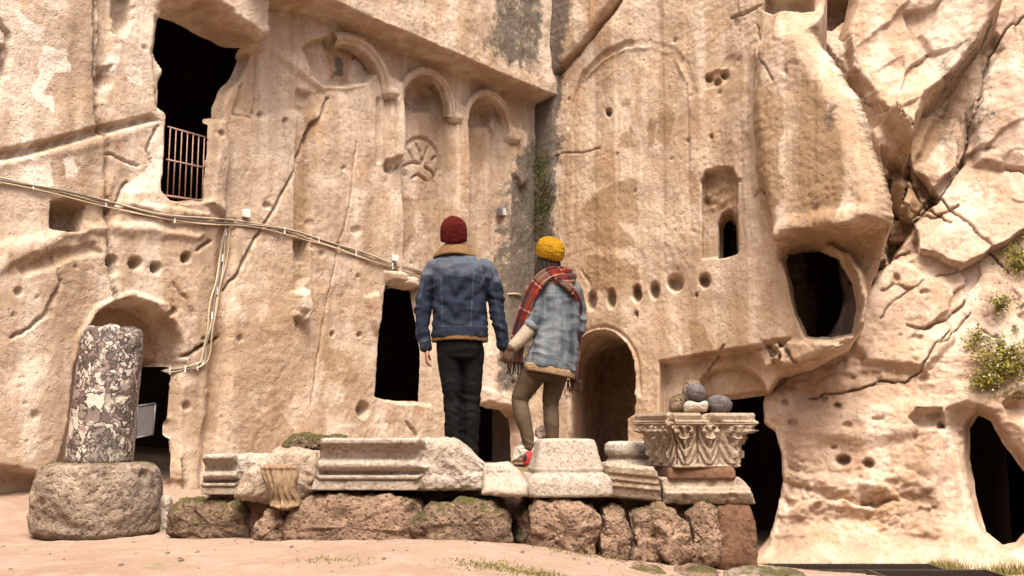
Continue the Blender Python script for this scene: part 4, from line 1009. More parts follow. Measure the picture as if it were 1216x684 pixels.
# worn letters: short strokes coloured as the shadow of sunk letters, in two lines on the upper slope
rl = random.Random(4); parts = []
Vb = np.array([v.co for v in st_.data.vertices]); 
def surf(x, z):                      # front of the block at a local (x, z)
    d_ = (Vb[:, 0]-x)**2+(Vb[:, 2]-z)**2; near = np.argsort(d_)[:40]; return Vb[near, 1].min()
for row, zz in enumerate((.080, .052)):
    x = -.115
    while x < .02+row*.045:
        h_ = .017; w_ = .009
        segs = {'I': [((0, 0), (0, 1))], 'V': [((0, 1), (.5, 0)), ((.5, 0), (1, 1))], 'T': [((.5, 0), (.5, 1)), ((0, 1), (1, 1))], 'C': [((0, 0), (0, 1)), ((0, 0), (1, 0)), ((0, 1), (1, 1))], 'H': [((0, 0), (0, 1)), ((1, 0), (1, 1)), ((0, .5), (1, .5))]}[rl.choice('IVTCH')]
        for p_, q_ in segs:
            a_ = np.array([x+p_[0]*w_, 0, zz+p_[1]*h_]); b_ = np.array([x+q_[0]*w_, 0, zz+q_[1]*h_]); a_[1] = surf(a_[0], a_[2])-.0005; b_[1] = surf(b_[0], b_[2])-.0005
            parts.append(tube(np.array([a_, (a_+b_)/2, b_]), .0014, 5))
        x += .0155
VF = join(parts); k = NT('letter_shadow'); o = link('lettering', mesh_np('lettering', *VF), k.fin((.20, .15, .11), .95), st_); o['kind'] = 'stuff'
M_CAP = stone_material('capital_limestone', (.33, .26, .19), (.26, .19, .128), (.13, .085, .055), 0, 1.2, .28)
# plinth-shaped column base
def square_loft(prof, n=40, rnd=.12, seed=0, amp=.01, rough=.004):
    """square-plan block: prof = (half width, z); rounded corners"""
    prof = densify(prof, .012); a = np.arange(4*n)*2*np.pi/(4*n)+np.pi/4
    ex = 2/rnd if rnd < 1 else 2; ex = min(ex, 16)
    ct, st2 = np.cos(a), np.sin(a); r = 1/((np.abs(ct)**ex+np.abs(st2)**ex)**(1/ex))
    V = np.stack([prof[:, None, 0]*(ct*r), prof[:, None, 0]*(st2*r), np.broadcast_to(prof[:, None, 1], (len(prof), 4*n))], -1).reshape(-1, 3)
    F = [grid_faces(len(prof), 4*n, True)]
    q = V+seed*3.3; nr_ = V.copy(); nr_[:, 2] = 0; nr_ /= np.linalg.norm(nr_, axis=1)[:, None]+1e-6
    V = V+nr_*(amp*fbm3(q*4, 4, seed)+rough*fbm3(q*20, 3, seed+3))[:, None]*sstep(0, .1, np.hypot(V[:, 0], V[:, 1]))[:, None]
    V[:, 2] += amp*.6*fbm3(q*3+8, 3, seed+6)
    return V, F
def spin(VF, ang, sx=1, sy=1):
    V, F = VF; c_, s_ = math.cos(ang), math.sin(ang); V = V*np.array([sx, sy, 1]); W_ = V.copy()
    W_[:, 0] = c_*V[:, 0]-s_*V[:, 1]; W_[:, 1] = s_*V[:, 0]+c_*V[:, 1]; return W_, F
p = at(672, 590, 7.2); t_ = at(672, 522, 7.2); H = t_[2]-p[2]
VF = square_loft([(0, 0), (.285, 0), (.292, .02), (.288, .10), (.276, .125), (.262, .145), (.240, .150), (.232, .165), (.240, .178), (.230, .20), (.208, .27), (.192, H-.03), (.18, H-.008), (.15, H), (0, H)], 40, .2, 4, .014, .006)
o = place('column_base', spin(VF, .12, 1, .85), (p[0], 7.3, p[2]+.005), M_MARBLE); tag(o, 'pale tapering column base on a flared square plinth below the woman', 'carved stone')
# moulded slab lying beside it
a, L, H = frag_dims(712, 786, 556, 598, 7.15)
SL = [(0, 0), (.03, .05), (.05, .3), (.065, .34), (.06, .48), (.075, .52), (.07, .66), (.09, .72), (.095, .9), (.06, 1.0)]
o = place('moulded_slab', moulded(L, H, .36, SL, (), 9, 80, .02, (.03, -.05), .16, -.10), (a[0]-.02, 7.15+.22, a[2]+.045), M_LIME); tag(o, 'tilted pale moulded slab lying between the column base and the capital', 'carved stone')
# round base fragment behind
p = at(748, 552, 7.75); t_ = at(748, 517, 7.75); H = t_[2]-p[2]
V, F = lathe(densify([(0, 0), (.20, 0), (.205, .04), (.19, .055), (.17, .07), (.155, .09), (.16, .105), (.18, .12), (.188, .15), (.18, H-.02), (.15, H), (0, H)], .01), 90)
V[:, 2] += .012*fbm3(V*4, 3, 51); V[:, :2] *= (1+.03*fbm3(V*6, 3, 52))[:, None]
o = place('column_base', (V, F), (p[0]+.02, 7.95, terrace_z(p[0], 7.95)-.02), M_MARBLE); tag(o, 'round pale torus column base standing behind the moulded slab', 'carved stone')
# slab under the capital, red plinth, capital
a, L, H = frag_dims(781, 899, 567, 600, 7.2)
SP2 = [(0, 0), (.03, .05), (.055, .22), (.075, .40), (.08, .46), (.045, .52), (.05, .60), (.02, .66), (.015, .95), (0, 1.0)]
o = place('base_slab', moulded(L*.97, H, .46, SP2, (), 13, 110, .02, (.0, -.10), .05, 0, .02), (a[0]+.02, 7.2+.28, a[2]), M_LIME); tag(o, 'broad chipped stone slab lying under the red plinth and capital', 'carved stone')
p = at(828, 568, 7.35); slab_top = a[2]+H
VF = square_loft([(0, 0), (.235, 0), (.24, .01), (.238, .055), (.23, .075), (.22, .082), (0, .082)], 30, .14, 7, .006)
o = place('plinth_block', spin(VF, .06), (p[0], 7.46, slab_top-.012), M_RED); tag(o, 'thin reddish plinth block between the slab and the acanthus capital', 'stone block')
pl_top = slab_top+.066
capH = at(828, 490, 7.35)[2]-pl_top
nh, npm = 150, 480
zv = np.linspace(0, 1, nh)
half = np.interp(zv, [0, .03, .06, .45, .72, .80, .805, .84, .87, .95, 1.0], [.262, .274, .268, .278, .312, .335, .352, .368, .358, .370, .360])
s_ = np.arange(npm)/npm*4; face = np.floor(s_).astype(int); t2 = (s_-face)*2-1
cx = np.array([1, -1, -1, 1]); 
fx = {0: (lambda t: (np.ones_like(t), t)), 1: (lambda t: (-t, np.ones_like(t))), 2: (lambda t: (-np.ones_like(t), -t)), 3: (lambda t: (t, -np.ones_like(t)))}
sx = np.zeros(npm); sy = np.zeros(npm)
for f in range(4):
    m_ = face == f; a1, b1 = fx[f](t2[m_]); sx[m_] = a1; sy[m_] = b1
T2, ZV = np.meshgrid(t2, zv)
# leaves: each face holds a row of acanthus, corner leaves curl out under the abacus
lw = 2/3
ph = (T2+1)/lw; li = np.floor(ph); lu = (ph-li)*2-1                     # leaf-local coordinate
body = sstep(.04, .1, ZV)*sstep(.80, .74, ZV)
env = np.clip(1-np.abs(lu)**2.2*(.75+.35*ZV), 0, 1)
veins = np.cos((ZV*1.0-.42*np.abs(lu)+.05*fbm2(T2*9+face[None, :]*5, ZV*7, 2, 77))*27)
stem = sstep(.10, .03, np.abs(lu))
groove = sstep(.10, .02, np.abs(np.abs(lu)-.97))
curl = sstep(.10, .0, np.abs(np.hypot(lu*.9, (ZV-.66)*4.2)-.55))*sstep(.48, .56, ZV)
eye = sstep(.22, .10, np.hypot((np.abs(lu)-.52), (ZV-.66)*4.6))
rel = body*(.040*env*(.35+.65*sstep(-.3, .3, veins))+.03*stem-.03*groove+.03*curl+.03*eye-.022)
ab = sstep(.80, .82, ZV); conc = -.05*ab*np.clip(1-T2**2, 0, 1)              # concave abacus
vol = .06*np.exp(-((np.abs(T2)-1)/.14)**2)*np.exp(-((ZV-.74)/.10)**2)        # corner volutes
R_ = half[:, None]+rel+conc+vol
rc = np.maximum(np.abs(sx), np.abs(sy)); cr = 1-.06*np.exp(-((np.abs(t2)-1)/.05)**2)
V = np.stack([R_*sx*cr, R_*sy*cr, ZV*capH], -1).reshape(-1, 3)
q = V*1.0
dmg = sstep(.06, .35, fbm3(q*4.5+2, 3, 71))*sstep(capH*.45, capH*.85, V[:, 2])
V[:, :2] *= (1-.10*dmg+.012*fbm3(q*9, 4, 73, .6))[:, None]; V[:, 2] -= .03*dmg*sstep(capH*.8, capH, V[:, 2])
F = [grid_faces(nh, npm, True)]; n0 = len(V); V = np.vstack([V, [0, 0, 0], [0, 0, capH-.01]])
j = np.arange(npm); j2 = (j+1) % npm; Lr = (nh-1)*npm
F.append(np.vstack([np.stack([np.full(npm, n0), j2, j], 1), np.stack([np.full(npm, n0+1), Lr+j, Lr+j2], 1)]))
o = place('acanthus_capital', spin((V, F), math.radians(14), .90, .90), (at(827, 520, 7.35)[0], 7.46, pl_top-.004), M_CAP); tag(o, 'pale square capital carved with acanthus leaves, pebbles heaped on top', 'capital')
cap_top = pl_top+capH-.012
# pebbles on the capital
for nm, ol, Y, dp, m, sd5, lab in (
    ('white_stone', [(812, 490), (812, 480), (818, 475), (828, 479), (838, 475), (843, 480), (840, 490)], 7.30, .15, M_WHITE, 61, 'small white wedge-shaped stone lying under the round grey stone'),
    ('grey_stone', [(814, 470), (815, 460), (822, 455), (832, 456), (839, 464), (838, 474), (830, 479), (819, 477)], 7.32, .15, M_GREY, 62, 'smooth round dark grey stone balanced on the white stone'),
    ('grey_stone', [(840, 484), (841, 472), (850, 467), (862, 470), (870, 478), (868, 488), (858, 492), (845, 491)], 7.36, .17, M_GREY, 63, 'rough oval dark grey stone lying alone on the capital'),
    ('mossy_stone', [(794, 488), (795, 474), (803, 467), (812, 468), (816, 478), (814, 490), (800, 491)], 7.42, .14, M_MOSSY, 64, 'squat greenish mossy stone leaning against the white stone'),
    ('mossy_stone', [(808, 494), (810, 466), (813, 452), (822, 447), (830, 450), (833, 464), (836, 494)], 7.47, .13, M_MOSSY, 65, 'tall mossy stone standing behind the round grey stone')):
    o = stone(nm, ol, Y, dp, m, seed=sd5, amp=.012, freq=9, pw=2.3, nv=18, nu=40, sharp=.004); tag(o, lab, 'stone')
# boulders behind the cornices
for ol, Y, sd5, lab in (([(334, 536), (338, 524), (350, 514), (364, 512), (378, 518), (388, 528), (386, 538)], 7.75, 81, 'large mossy boulder behind the console block'), ([(366, 536), (368, 524), (376, 518), (386, 518), (392, 526), (390, 538)], 7.68, 82, 'mossy rounded stone wedged against the large mossy boulder'), ([(388, 530), (390, 518), (398, 515), (410, 517), (414, 524), (410, 532)], 7.72, 83, 'small mossy stone just showing above the long cornice')):
    o = stone('mossy_stone', ol, Y, .30, M_MOSSY, seed=sd5, amp=.03, freq=5); tag(o, lab, 'stone')
# pale stones by the woman's shoe
o = stone('white_stone', [(606, 550), (610, 532), (620, 522), (636, 518), (648, 524), (652, 548)], 8.15, .22, M_WHITE, seed=91, amp=.02, freq=5); tag(o, 'rounded white stone beside the red shoe', 'stone')
o = stone('white_stone', [(634, 524), (636, 510), (644, 504), (652, 510), (654, 526)], 8.35, .16, M_WHITE, seed=92, amp=.016, freq=6); tag(o, 'small pale stone behind the rounded white stone', 'stone')
# loose stones at the foot of the wall on the right
for ol, Y, dp, m, sd5, lab in (([(735, 690), (742, 672), (764, 668), (788, 676), (798, 690)], 6.7, .4, M_BASALT, 95, 'flat rough stone sunk in the earth before the narrow wall stones'), ([(796, 690), (800, 676), (824, 670), (850, 674), (858, 690)], 6.75, .36, M_BASALT, 96, 'flat stone sunk in the earth before the red pier'), ([(856, 690), (862, 676), (896, 672), (950, 675), (962, 690)], 6.85, .4, M_DRUM, 97, 'long flat kerb stone reaching towards the metal grating'), ([(712, 676), (716, 668), (724, 667), (730, 674)], 6.95, .1, M_BASALT, 98, 'fist-sized loose stone at the foot of the wall'), ([(640, 664), (644, 658), (652, 658), (656, 665)], 6.9, .1, M_DRUM, 99, 'loose pebble on the red earth under the wall')):
    o = stone('loose_stone', ol, Y, dp, m, seed=sd5, amp=.02, freq=5, nv=16, nu=48); tag(o, lab, 'stone')
# ================================================================ people
def ell(c, r, R=None, n=20):
    a = np.linspace(0, np.pi, n); b = np.arange(2*n)*np.pi/n
    V = np.stack([np.sin(a)[:, None]*np.cos(b), np.sin(a)[:, None]*np.sin(b), np.broadcast_to(np.cos(a)[:, None], (n, 2*n))], -1).reshape(-1, 3)*np.asarray(r)
    if R is not None: V = V@np.asarray(R).T
    return V+np.asarray(c), [grid_faces(n, 2*n, True)[:, ::-1]]
def loft(rings, n=40, sub=6, ex=2.4, cap=True):
    """rings: (centre xyz, half width, half depth, yaw) -> closed superelliptic trunk, smoothly interpolated"""
    K = np.array([[*c, a, b, y] for c, a, b, y in rings], float)
    K = spline(K, (len(K)-1)*sub+1)
    t = np.arange(n)*2*np.pi/n; ct, s_ = np.cos(t), np.sin(t)
    ux = np.sign(ct)*np.abs(ct)**(2/ex); uy = np.sign(s_)*np.abs(s_)**(2/ex)
    cy, sy = np.cos(K[:, 5])[:, None], np.sin(K[:, 5])[:, None]
    X = K[:, 3, None]*ux; Y = K[:, 4, None]*uy
    V = np.stack([K[:, 0, None]+cy*X-sy*Y, K[:, 1, None]+sy*X+cy*Y, np.broadcast_to(K[:, 2, None], X.shape)], -1).reshape(-1, 3)
    F = [grid_faces(len(K), n, True)]
    if cap:
        n0 = len(V); V = np.vstack([V, K[0, :3], K[-1, :3]]); j = np.arange(n); j2 = (j+1) % n; L = (len(K)-1)*n
        F.append(np.vstack([np.stack([np.full(n, n0), j2, j], 1), np.stack([np.full(n, n0+1), L+j, L+j2], 1)]))
    return V, F
def limb(pts, radii, n=18, sub=6):
    K = spline(np.c_[np.asarray(pts, float), np.asarray(radii, float)], (len(pts)-1)*sub+1)
    V, F = tube(K[:, :3], K[:, 3], n)
    e = [ell(K[0, :3], [K[0, 3]]*3, n=8), ell(K[-1, :3], [K[-1, 3]]*3, n=8)]
    return join([(V, F)]+e)
def remesh(parts, voxel, smooth=4):
    V, F = join(parts)
    me = mesh_np('tmp', V, F); o = bpy.data.objects.new('tmp', me); COL.objects.link(o)
    m = o.modifiers.new('r', 'REMESH'); m.mode = 'VOXEL'; m.voxel_size = voxel
    s = o.modifiers.new('s', 'SMOOTH'); s.factor = .5; s.iterations = smooth
    dg = bpy.context.evaluated_depsgraph_get(); ev = o.evaluated_get(dg); m2 = ev.to_mesh()
    n = len(m2.vertices); P = np.empty(n*3, np.float32); m2.vertices.foreach_get('co', P)
    N = np.empty(n*3, np.float32); m2.vertices.foreach_get('normal', N)
    q = len(m2.polygons); lt = np.empty(q, np.int32); m2.polygons.foreach_get('loop_total', lt)
    lv = np.empty(len(m2.loops), np.int32); m2.loops.foreach_get('vertex_index', lv)
    ls = np.empty(q, np.int32); m2.polygons.foreach_get('loop_start', ls)
    Fq = lv[ls[lt == 4][:, None]+np.arange(4)]; Ft = lv[ls[lt == 3][:, None]+np.arange(3)]
    ev.to_mesh_clear(); bpy.data.objects.remove(o, do_unlink=True); bpy.data.meshes.remove(me)
    return P.reshape(-1, 3).astype(float), [Fq, Ft], N.reshape(-1, 3).astype(float)
def hand_parts(w, d, up, side, s=1.0, curl=.5, spread=.05, fat=1.0):
    """palm + five fingers. w wrist, d direction of the hand, up = back of the hand, side = +1 if the thumb lies along cross(d, up)"""
    d = np.asarray(d, float); d /= np.linalg.norm(d); up = np.asarray(up, float); up -= d*np.dot(up, d); up /= np.linalg.norm(up)
    lat = np.cross(d, up)*side; w = np.asarray(w, float); out = []
    K = [(w, .026, .019), (w+d*.03*s, .034, .016), (w+d*.065*s, .041, .015), (w+d*.092*s, .040, .012)]
    R = np.c_[lat, up, d]
    for (a, ra, rb), (b, rc, rd) in zip(K[:-1], K[1:]):
        for f in np.linspace(0, 1, 5):
            out.append(ell(a+(b-a)*f, (s*fat*(ra+(rc-ra)*f), s*fat*(rb+(rd-rb)*f), .018*s), R, 8))
    for off, ln, r, sp_ in ((.030, .072, .0088, 1.2), (.010, .080, .0092, .4), (-.011, .074, .0088, -.4), (-.030, .058, .0078, -1.2)):
        p = w+d*.088*s+lat*off*s; dd = d+lat*spread*sp_; dd /= np.linalg.norm(dd); pts = [p]; a = curl*.35
        for q in (.45, .32, .23):
            v = dd*math.cos(a)-up*math.sin(a); p = p+v*ln*q*s; pts.append(p); a += curl
        out.append(limb(pts, [r*s*fat, r*s*fat*.98, r*s*fat*.9, r*s*fat*.72], 10, 4))
    p = w+d*.024*s+lat*.026*s; v1 = d*.62+lat*.62-up*.35; v1 /= np.linalg.norm(v1); v2 = d*.85+lat*.2-up*.45; v2 /= np.linalg.norm(v2)
    out.append(limb([p, p+v1*.040*s, p+v1*.040*s+v2*.032*s, p+v1*.040*s+v2*.058*s], [.0135*s*fat, .0115*s*fat, .010*s*fat, .0075*s*fat], 10, 4))
    return out
def head_parts(c, fwd, up, s=1.0):
    """skull, jaw, nose, lips, brows and ears; c centre of the head; returns parts and eye positions"""
    f = np.asarray(fwd, float); f /= np.linalg.norm(f); u = np.asarray(up, float); u -= f*np.dot(u, f); u /= np.linalg.norm(u)
    r = np.cross(f, u); R = np.c_[r, f, u]
    P = lambda x, y, z: np.asarray(c)+(r*x+f*y+u*z)*s
    E = lambda x, y, z, a, b, d: ell(P(x, y, z), (a*s, b*s, d*s), R, 14)
    out = [E(0, -.012, .028, .076, .094, .088), E(0, .022, -.02, .066, .066, .082), E(0, .045, -.075, .047, .044, .035), E(0, .055, -.095, .026, .026, .016),
           E(0, .088, -.012, .0125, .016, .030), E(0, .100, -.026, .0145, .014, .012), E(-.013, .092, -.029, .009, .010, .008), E(.013, .092, -.029, .009, .010, .008),
           E(0, .080, -.058, .022, .012, .005), E(0, .078, -.067, .019, .012, .006), E(-.033, .070, .016, .024, .012, .007), E(.033, .070, .016, .024, .012, .007),
           E(-.040, .052, -.028, .022, .022, .022), E(.040, .052, -.028, .022, .022, .022),
           E(-.078, -.006, -.008, .008, .020, .032), E(.078, -.006, -.008, .008, .020, .032), E(-.082, -.014, .002, .008, .015, .020), E(.082, -.014, .002, .008, .015, .020)]
    return out, [P(-.032, .078, .0), P(.032, .078, .0)], P
def knit(name, c1, c2, scale=(1, 1, 1), freq=160):
    k = NT(name); f = k.noise(90, 3, .7); b = k.noise(6, 3, .6)
    rib = k.attr('rib', 'Fac')
    c = k.mix(k.ramp(b, [(.35, 0), (.65, 1)]), c1, c2); c = k.mix(k.ramp(f, [(.3, .5), (.5, 0)]), c, tuple(x*.45 for x in c1))
    c = k.mix(k.math('MULTIPLY', k.math('SUBTRACT', 1.0, rib), .25), c, tuple(x*.5 for x in c1))
    return k.fin(c, .95, k.bump(k.math('ADD', k.math('MULTIPLY', f, .6), rib), .6, .006), .1, **{'Sheen Weight': 0.0})
def beanie(c, R, rx, ry, h, nrib, seed, tip=0.0):
    """knitted cap: R columns = right, forward, up of the head; c is the centre of the rim"""
    nz, n = 64, 240; t = np.linspace(0, 1, nz); th = np.arange(n)*2*np.pi/n
    prof_r = np.interp(t, [0, .02, .10, .25, .45, .65, .8, .9, .96, 1.0], [.93, .99, 1.02, 1.03, 1.01, .90, .70, .46, .24, .02]); prof_z = np.interp(t, [0, .3, .6, .8, .9, 1.0], [0, .34, .68, .88, .96, 1.0])
    TH, T_ = np.meshgrid(th, t); rib = .5+.5*np.cos(TH*nrib)
    gath = 1-.05*sstep(.6, 1, T_)*np.cos(TH*6)
    V = np.stack([prof_r[:, None]*np.cos(TH)*rx*gath, prof_r[:, None]*np.sin(TH)*ry*gath, prof_z[:, None]*h+tip*sstep(.85, 1, T_)], -1).reshape(-1, 3)
    nr_ = V/np.array([rx, ry, h]); nr_ /= np.linalg.norm(nr_, axis=1)[:, None]+1e-9
    V = V+nr_*(.0016*(rib.ravel()-.5)*sstep(1, .8, T_.ravel())+.007*fbm3(V*14+seed, 3, seed)+.004*fbm3(V*np.array([20, 20, 60])+seed, 2, seed+2))[:, None]
    # a thick rim: fold the edge inside
    inner = V[:n]*np.array([.93, .93, 1])+np.array([0, 0, .01]); V = np.vstack([V, inner])
    F = grid_faces(nz, n, True); j = np.arange(n); j2 = (j+1) % n; o = nz*n
    F = np.vstack([F, np.stack([o+j, o+j2, j2, j], 1)])
    return V@np.asarray(R).T+np.asarray(c), [F], np.r_[rib.ravel(), rib[0]]
def denim(name, c1, c2, c3):
    k = NT(name); f = k.noise(70, 4, .7); b = k.noise(5, 4, .6); s = k.noise(14, 4, .6, k.vec((1, 1, .35)))
    sm = k.attr('seam'); q = k.sep(sm)     # R stitch seam, G wear and painted top light, B hem trim
    tw = k.n('ShaderNodeTexWave'); tw.inputs['Scale'].default_value = 130; tw.inputs['Distortion'].default_value = .6; k.l(k.vec((1, 1, 1), (0, .7, 0)), tw.inputs[0])
    c = k.mix(k.ramp(b, [(.35, 0), (.65, 1)]), c1, c2)
    c = k.mix(k.math('MULTIPLY', k.ramp(k.math('ADD', k.math('MULTIPLY', s, .6), k.math('MULTIPLY', q[1], .75)), [(.45, 0), (.95, 1)]), .85), c, c3)
    c = k.mix(k.ramp(f, [(.32, .45), (.5, 0)]), c, tuple(x*.45 for x in c1))
    c = k.mix(k.math('MULTIPLY', q[0], .42), c, tuple(min(.6, x*1.0) for x in c3))
    c = k.mix(k.math('MULTIPLY', q[2], .7), c, tuple(x*.35 for x in c1))
    h = k.math('ADD', k.math('MULTIPLY', f, .7), k.math('MULTIPLY', tw.outputs[1], .3))
    return k.fin(c, .88, k.bump(h, .5, .003), .15)
k = NT('skin'); c = k.mix(k.noise(9, 4, .6), (.30, .15, .10), (.38, .20, .14)); M_SKIN = k.fin(c, .55, k.bump(k.noise(120, 3, .6), .15, .002), .35, **{'Subsurface Weight': .06})
k = NT('eye'); g_ = k.n('ShaderNodeTexGradient'); M_EYE = k.fin((.12, .07, .045), .15, None, .5)
def plain(name, c1, c2, rough=.85, sc=40, bmp=.4, dist=.004, spec=.2):
    k = NT(name); f = k.noise(sc, 4, .7); b = k.noise(5, 4, .6)
    c = k.mix(k.ramp(b, [(.35, 0), (.65, 1)]), c1, c2); c = k.mix(k.ramp(f, [(.3, .5), (.5, 0)]), c, tuple(x*.5 for x in c1))
    return k.fin(c, rough, k.bump(f, bmp, dist), spec)
M_DEN1 = denim('dark_denim', (0.0082, 0.0113, 0.0210), (0.0131, 0.0181, 0.0308), (0.0779, 0.0905, 0.1115))
M_DEN2 = denim('light_denim', (0.0344, 0.0427, 0.0538), (0.0492, 0.0595, 0.0717), (0.1558, 0.1716, 0.1791))
M_SHEAR = plain('shearling', (0.2091, 0.1244, 0.0558), (0.1603, 0.0908, 0.0394), .95, 60, 1.0, .02, .05)
M_SHEAR2 = plain('cream_shearling', (0.3444, 0.2378, 0.1394), (0.2706, 0.1763, 0.0984), .95, 60, 1.0, .02, .05)
M_BLACK = plain('black_jeans', (.0042, .0038, .004), (.003, .0028, .003), .8, 90, .3, .003, .12)
M_KHAKI = plain('khaki_leggings', (0.0779, 0.0508, 0.0279), (0.0590, 0.0377, 0.0205), .8, 90, .3, .002, .2)
M_BEANR = knit('maroon_knit', (0.0713, 0.0067, 0.0047), (0.0540, 0.0049, 0.0034)); M_BEANY = knit('mustard_knit', (0.2952, 0.1558, 0.0066), (0.2296, 0.1148, 0.0057)); M_CREAMK = knit('cream_knit', (0.3280, 0.2665, 0.1968), (0.2706, 0.2091, 0.1476))
M_GLOVE = plain('brown_glove', (0.0984, 0.0574, 0.0312), (0.0738, 0.0410, 0.0213), .75, 70, .5, .004, .25)
M_HAIR = plain('dark_hair', (.018, .010, .007), (.030, .016, .010), .5, 30, .6, .006, .4)
M_SHOER = plain('red_shoe', (0.3444, 0.0180, 0.0148), (0.2788, 0.0148, 0.0115), .6, 60, .3, .003, .3); M_SHOEB = plain('black_boot', (.02, .017, .016), (.028, .022, .02), .5, 40, .4, .003, .4)
M_SOLE = plain('pale_sole', (0.5084, 0.4756, 0.4264), (0.4510, 0.4100, 0.3608), .7, 40, .3, .003, .3); M_DARKT = plain('dark_fringe', (.045, .022, .018), (.07, .03, .024), .9, 60, .4, .004, .1)
k = NT('red_plaid'); uv = k.sep(k.attr('st'))
def stripe(ch, per, a, b):
    fr = k.math('FRACT', k.math('DIVIDE', ch, per)); return k.math('MULTIPLY', k.math('GREATER_THAN', fr, a), k.math('LESS_THAN', fr, b))
c = k.mix(k.noise(7, 3, .6), (.13, .009, .006), (.09, .006, .0045))
for ch, per in ((uv[0], .22), (uv[1], .11)):
    c = k.mix(k.math('MULTIPLY', stripe(ch, per, .05, .46), .75), c, (.035, .017, .018))
    c = k.mix(k.math('MULTIPLY', stripe(ch, per, .60, .66), .75), c, (.36, .26, .18))
    c = k.mix(k.math('MULTIPLY', stripe(ch, per, .80, .97), .35), c, (.30, .05, .015))
c = k.mix(k.math('MULTIPLY', stripe(uv[0], .66, .70, .84), .3), c, (.30, .215, .145))
f = k.noise(90, 3, .7); c = k.mix(k.ramp(f, [(.3, .4), (.5, 0)]), c, (.05, .012, .01))
M_PLAID = k.fin(c, .95, k.bump(f, .6, .005), .08, **{'Sheen Weight': .1})

def folds(V, N, axis_pts, amp, freq, seed):
    """soft cloth creases"""
    a = fbm3(V*freq+seed, 3, seed, .55); b = 1-np.abs(fbm3(V*freq*np.array([.8, .8, 1.5])+seed*2, 2, seed+3))*2.2
    return V+N*(amp*(.55*a+.6*np.clip(b, -1, 1)-.25))[:, None]
def sub(V, root): return V-np.array(root.location)
def strip(path, normals, width, thick, nw=14, wav=.012, seed=0, wmod=None):
    """flat cloth strip along a path with thickness; returns mesh and (along, across)"""
    P = np.asarray(path, float); n = len(P); T = np.gradient(P, axis=0); T /= np.linalg.norm(T, axis=1)[:, None]
    Nn = np.asarray(normals, float); Nn = Nn-T*(Nn*T).sum(1)[:, None]; Nn /= np.linalg.norm(Nn, axis=1)[:, None]; Bn = np.cross(T, Nn)
    L = np.r_[0, np.cumsum(np.linalg.norm(np.diff(P, axis=0), axis=1))]
    wv = np.linspace(-1, 1, nw); wd = width*(np.ones(n) if wmod is None else np.asarray(wmod))
    base = P[:, None]+Bn[:, None]*(wv[None, :, None]*wd[:, None, None]/2)
    wob = wav*fbm2(np.broadcast_to(L[:, None]*6, (n, nw))+seed, np.broadcast_to(wv[None]*3.2, (n, nw)), 3, seed)+wav*.8*np.cos(wv[None]*7+seed)*np.ones((n, 1))
    cr = -.35*thick*(wv**2)[None]*np.ones((n, 1))
    top = base+Nn[:, None]*(thick/2+wob+cr)[..., None]; bot = base+Nn[:, None]*(-thick/2+wob+cr)[..., None]
    # rounded edges
    V = np.vstack([top.reshape(-1, 3), bot.reshape(-1, 3)]); Fq = grid_faces(n, nw); o = n*nw
    ix = np.arange(o).reshape(n, nw); lp_ = np.concatenate([ix[0, :-1], ix[:-1, -1], ix[-1, :0:-1], ix[:0:-1, 0]]); l2 = np.roll(lp_, -1)
    F = np.vstack([Fq, Fq[:, ::-1]+o, np.stack([l2, lp_, lp_+o, l2+o], 1)])
    st = np.zeros((n, nw, 4)); st[..., 0] = L[:, None]+1.0; st[..., 1] = wv[None]*wd[:, None]/2+1.0; st = st.reshape(-1, 4)
    return V, [F], np.vstack([st, st])
def shoe(root, ankle, fwd, gz, mat_upper, mat_sole, length=.28, w=.048, high=.11):
    f = np.array([fwd[0], fwd[1], 0.0]); f /= np.linalg.norm(f); r = np.array([f[1], -f[0], 0])
    a = np.array([ankle[0], ankle[1], gz]); parts = []
    for t, hw, hh in zip(np.linspace(-.30, .70, 14), [.030, .040, .043, .044, .043, .042, .043, .046, .049, .050, .049, .045, .037, .022], [.085, .100, .108, .110, .108, .100, .088, .078, .070, .064, .058, .052, .044, .034]):
        parts.append(ell(a+f*t*length+np.array([0, 0, .022+hh*.42]), (hw*w/.048, .028, hh*.52), np.c_[r, f, [0, 0, 1]], 10))
    parts.append(limb([a+np.array([0, 0, .06]), a+np.array([0, 0, high])], [.046, .046]))
    V, F, N = remesh(parts, .006, 4); V[:, 2] = np.maximum(V[:, 2], gz+.018)
    s = link('shoe', mesh_np('shoe', sub(V, root), F), mat_upper, root)
    n = 40; th = np.arange(n)*2*np.pi/n; rows = []
    for z, g in ((0, .96), (.004, 1.0), (.018, 1.0), (.026, .97)):
        cx = np.cos(th); wv = (w*(1.02+.10*cx-.22*np.clip(-cx, 0, 1)))*np.sin(th)*g
        rows.append(a+f*((cx*.52+.20)*length*g)[:, None]+r*wv[:, None]+np.array([0, 0, z]))
    V = np.vstack(rows); F = grid_faces(4, n, True); c0 = len(V); V = np.vstack([V, V[:n].mean(0), V[-n:].mean(0)]); j = np.arange(n); j2 = (j+1) % n
    tr = np.vstack([np.stack([np.full(n, c0), j2, j], 1), np.stack([np.full(n, c0+1), 3*n+j, 3*n+j2], 1)])
    link('sole', mesh_np('sole', V-np.array(root.location), [F, tr]), mat_sole, s)
    V, F = ell(a-f*length*.40+np.array([0, 0, .085]), (.016, .012, .030), np.c_[r, f, [0, 0, 1]], 10); link('heel_tab', mesh_np('heel_tab', V-np.array(root.location), F), M_SHOEB, s)
    return s

